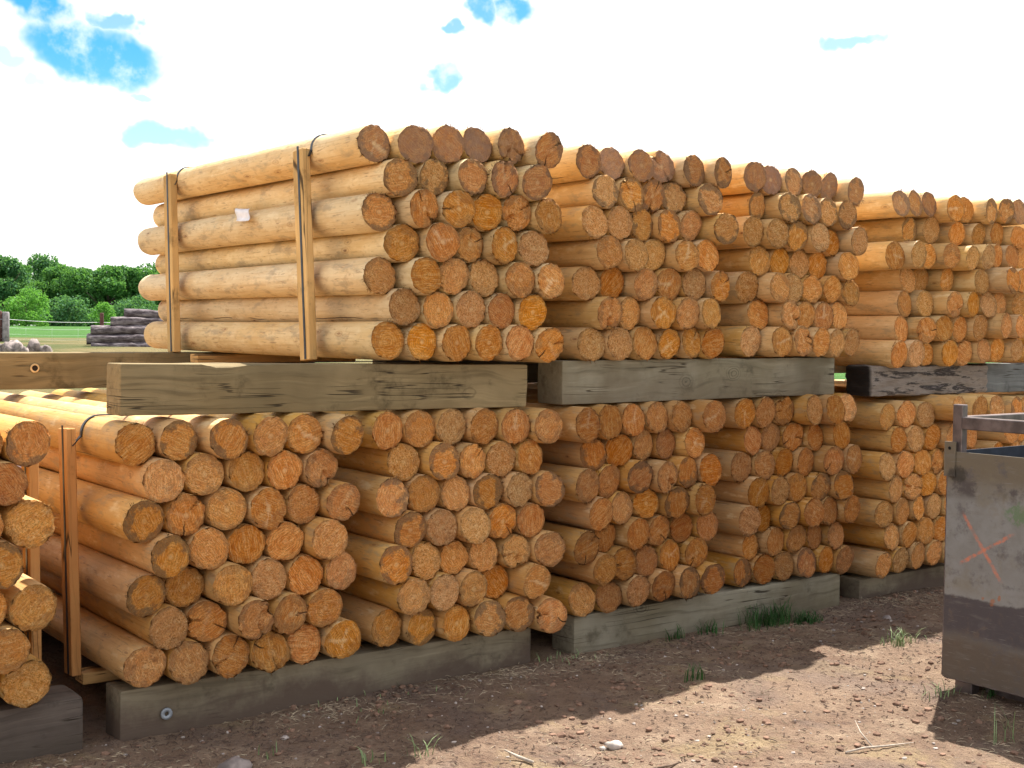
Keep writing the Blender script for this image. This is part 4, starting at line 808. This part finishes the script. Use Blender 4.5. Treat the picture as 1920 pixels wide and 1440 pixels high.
# ------------------------------------------------------------------ ground litter, stones, twigs, grass
def onground(x, y): return ground_z(x, y)
M_STRAW = flat('dry_straw', (.36, .29, .20), .8, 0, .5, 5); M_CLOD = flat('dirt_clod', (.19, .115, .08), .95, 0, .4, 20); M_PEB = flat('pebble_grey', (.36, .31, .28), .8, 0, .4, 20)
def litter(n, name, mt, label, lmin, lmax, w_, seed):
    rs = np.random.RandomState(seed); V = []; F = []
    for _ in range(n):
        X = rs.uniform(.9, 6.6); Y = rs.uniform(2.3, 4.5) if rs.rand() > .14 else 4.40-abs(rs.normal(0, .14))
        if noise.noise(Vector((X*1.7, Y*1.7, seed))) < rs.uniform(-.35, .25): continue
        a = rs.uniform(0, 6.28); L = rs.uniform(lmin, lmax); z = onground(X, Y)+.002; tl = abs(rs.normal(0, .22))
        dx, dy, dz = math.cos(a)*L, math.sin(a)*L, L*tl; px, py = -math.sin(a)*w_, math.cos(a)*w_; mx = rs.uniform(-.3, .3)*L
        k = len(V)
        V += [(X-px, Y-py, z), (X+px, Y+py, z), (X, Y, z+w_*1.2), (X+dx*.5-py*mx/w_*.4-px, Y+dy*.5+px*mx/w_*.4-py, z+dz*.7), (X+dx*.5-py*mx/w_*.4+px, Y+dy*.5+px*mx/w_*.4+py, z+dz*.7), (X+dx*.5-py*mx/w_*.4, Y+dy*.5+px*mx/w_*.4, z+dz*.7+w_*1.2), (X+dx, Y+dy, z+dz*.6)]
        F += [(k, k+1, k+4, k+3), (k+1, k+2, k+5, k+4), (k+2, k, k+3, k+5), (k+3, k+4, k+6), (k+4, k+5, k+6), (k+5, k+3, k+6)]
    tag(obj(name, mesh(name, V, F, mt, smooth=False)), label, None, None, 'stuff')
litter(8500, 'straw_litter', M_STRAW, 'pale dry straw and wood slivers scattered on the dirt', .010, .045, .0011, 3)
litter(6500, 'bark_litter', flat('bark_bits', (.10, .065, .05), .9), 'dark bark shreds scattered on the dirt', .008, .035, .0022, 8)
def clods(n, name, mt, label, rmin, rmax, seed):
    rs = np.random.RandomState(seed); bm = bmesh.new(); bmesh.ops.create_icosphere(bm, subdivisions=1, radius=1)
    bv = np.array([v.co[:] for v in bm.verts]); bf = np.array([[v.index for v in f.verts] for f in bm.faces]); bm.free(); Vs = []; Fs = []; b = 0
    for _ in range(n):
        X = rs.uniform(.9, 6.6); Y = rs.uniform(2.3, 4.45)
        if noise.noise(Vector((X*2.1, Y*2.1, seed))) < rs.uniform(-.4, .35): continue
        r = rmin+(rmax-rmin)*rs.rand()**4
        v = bv*(1+rs.uniform(-.28, .28, (len(bv), 1)))*r*np.array([rs.uniform(.8, 1.3), rs.uniform(.8, 1.3), rs.uniform(.5, .8)])
        Vs.append(v+np.array([X, Y, onground(X, Y)+r*.2])); Fs.append(bf+b); b += len(bv)
    me = mesh(name, np.concatenate(Vs), np.concatenate(Fs).tolist(), mt, smooth=False)
    tag(obj(name, me), label, None, None, 'stuff')
clods(7500, 'dirt_clods', M_CLOD, 'small crumbs and clods of reddish dirt', .0025, .017, 5)
clods(1700, 'pebbles', M_PEB, 'small grey and tan pebbles in the dirt', .002, .010, 6)
M_WHITE = flat('white_stone', (.44, .39, .35), .8, 0, .2, 30)
for X, Y, r, mt, lab in ((3.02, 3.345, .026, M_WHITE, 'pale whitish stone on the sunlit dirt in the foreground'), (1.83, 3.93, .045, M_ROCK, 'pinkish stone at the bottom edge below the dirty ground timber'),
                         (2.98, 3.36, .012, M_WHITE, 'tiny white stone just beside the pale whitish stone'), (5.55, 4.05, .020, M_ROCK, 'small tan stone at the end of the pale ground timber'), (2.1, 4.1, .012, M_PEB, 'small bluish grey pebble in the shade of the lower bundles')):
    tag(obj('stone', rock_mesh('stone', r*1.3, r, r*.7, X*7, mt, 2), None, (X, Y, onground(X, Y)+r*.25)), lab, 'stone', 'stones lying on the dirt')
def twig(pts, r, mt, label):
    P = [Vector((x, y, onground(x, y)+z)) for x, y, z in pts]; V, F = tube(P, [r]*(len(P)-1)+[r*.4], 6)
    return tag(obj('twig', mesh('twig', V, F, mt)), label, 'twig', 'sticks lying on the dirt')
M_TW = flat('bleached_twig', (.40, .34, .28), .8, 0, .25, 40); M_TWD = flat('brown_twig', (.16, .11, .08), .9, 0, .3, 40)
twig([(2.66, 3.36, .008), (2.645, 3.42, .012), (2.62, 3.47, .03)], .006, M_TW, 'short white stick at the bottom centre of the foreground')
twig([(3.62, 2.80, .004), (3.70, 2.78, .012), (3.80, 2.76, .009), (3.93, 2.74, .006)], .004, M_TW, 'forked bleached twig in front of the steel bin shadow')
twig([(3.74, 2.77, .010), (3.78, 2.86, .03), (3.80, 2.90, .06)], .0025, M_TW, 'thin upright side twig beside the forked bleached twig')
twig([(5.05, 4.0, .006), (5.3, 3.95, .012), (5.6, 3.98, .006)], .003, M_TWD, 'long thin twig in the shade beyond the grass')
twig([(2.9, 3.1, .004), (3.02, 3.06, .008), (3.1, 3.08, .004)], .004, M_TWD, 'dark bark stick on the sunlit dirt')
M_GRASS = [flat('green_blade', (.035, .095, .022), .6, 0, .4, 14), flat('pale_blade', (.20, .27, .12), .6, 0, .3, 10)]
def grass(x, y, n, h, spread, label, seed, mt=0, w_=.0022):
    rs = np.random.RandomState(seed); V = []; F = []
    for _ in range(n):
        X = rs.normal(0, spread); Y = rs.normal(0, spread*.45); a = rs.uniform(0, 6.28); L = h*rs.uniform(.4, 1.1); bend = rs.uniform(.15, .8)*L
        px, py = -math.sin(a)*w_, math.cos(a)*w_; z = onground(x+X, y+Y)-onground(x, y); k = len(V); ca, sa = math.cos(a), math.sin(a)
        for t in (0, .35, .7):
            q = 1-t*.6; V += [(X+ca*bend*t*t-px*q, Y+sa*bend*t*t-py*q, z+L*(t-.25*t*t)), (X+ca*bend*t*t+px*q, Y+sa*bend*t*t+py*q, z+L*(t-.25*t*t))]
        V.append((X+ca*bend, Y+sa*bend, z+L*.72)); F += [(k, k+1, k+3, k+2), (k+2, k+3, k+5, k+4), (k+4, k+5, k+6)]
    o = obj('grass_tuft', mesh('grass_tuft', V, F, M_GRASS[mt], smooth=False), None, (x, y, onground(x, y)))
    return tag(o, label, 'grass', 'grass tufts growing in the dirt')
grass(4.98, 4.34, 230, .16, .09, 'thickest dark green grass tuft before the knot of the pale ground timber', 1)
grass(5.17, 4.26, 150, .09, .05, 'low grass tuft to the right of the thickest one', 2)
grass(4.55, 4.36, 40, .10, .04, 'thin grass tuft left of the thickest one against the pale timber', 3)
grass(4.33, 4.37, 26, .09, .03, 'sparse blades against the middle of the pale ground timber', 4)
grass(5.12, 3.66, 60, .10, .06, 'pale grass tuft at the edge of the stack shadow near the bin', 5, 1)
grass(3.86, 3.77, 30, .10, .03, 'small lone tuft in the shade left of the sunlit dirt', 6)
grass(2.40, 3.67, 9, .11, .03, 'curved pale blades at the bottom edge in the middle', 7, 1, .003)
grass(2.22, 3.72, 10, .09, .04, 'pale blades at the bottom edge left of the middle', 8, 1, .003)
grass(1.97, 3.97, 8, .07, .03, 'few pale blades below the dirty ground timber', 9, 1)
grass(4.20, 2.56, 9, .20, .04, 'tall thin grass in the shadow of the steel bin', 10, 1, .002)
grass(4.55, 3.05, 26, .08, .05, 'pale dry tuft at the foot of the steel bin corner', 11, 1)
grass(4.73, 2.93, 30, .12, .02, 'green sprig growing beneath the steel bin', 12)
grass(3.62, 4.36, 20, .05, .10, 'short dry blades by the left end of the pale ground timber', 13, 1)
grass(2.6, 4.33, 22, .04, .2, 'short dry blades along the dirty ground timber', 14, 1)
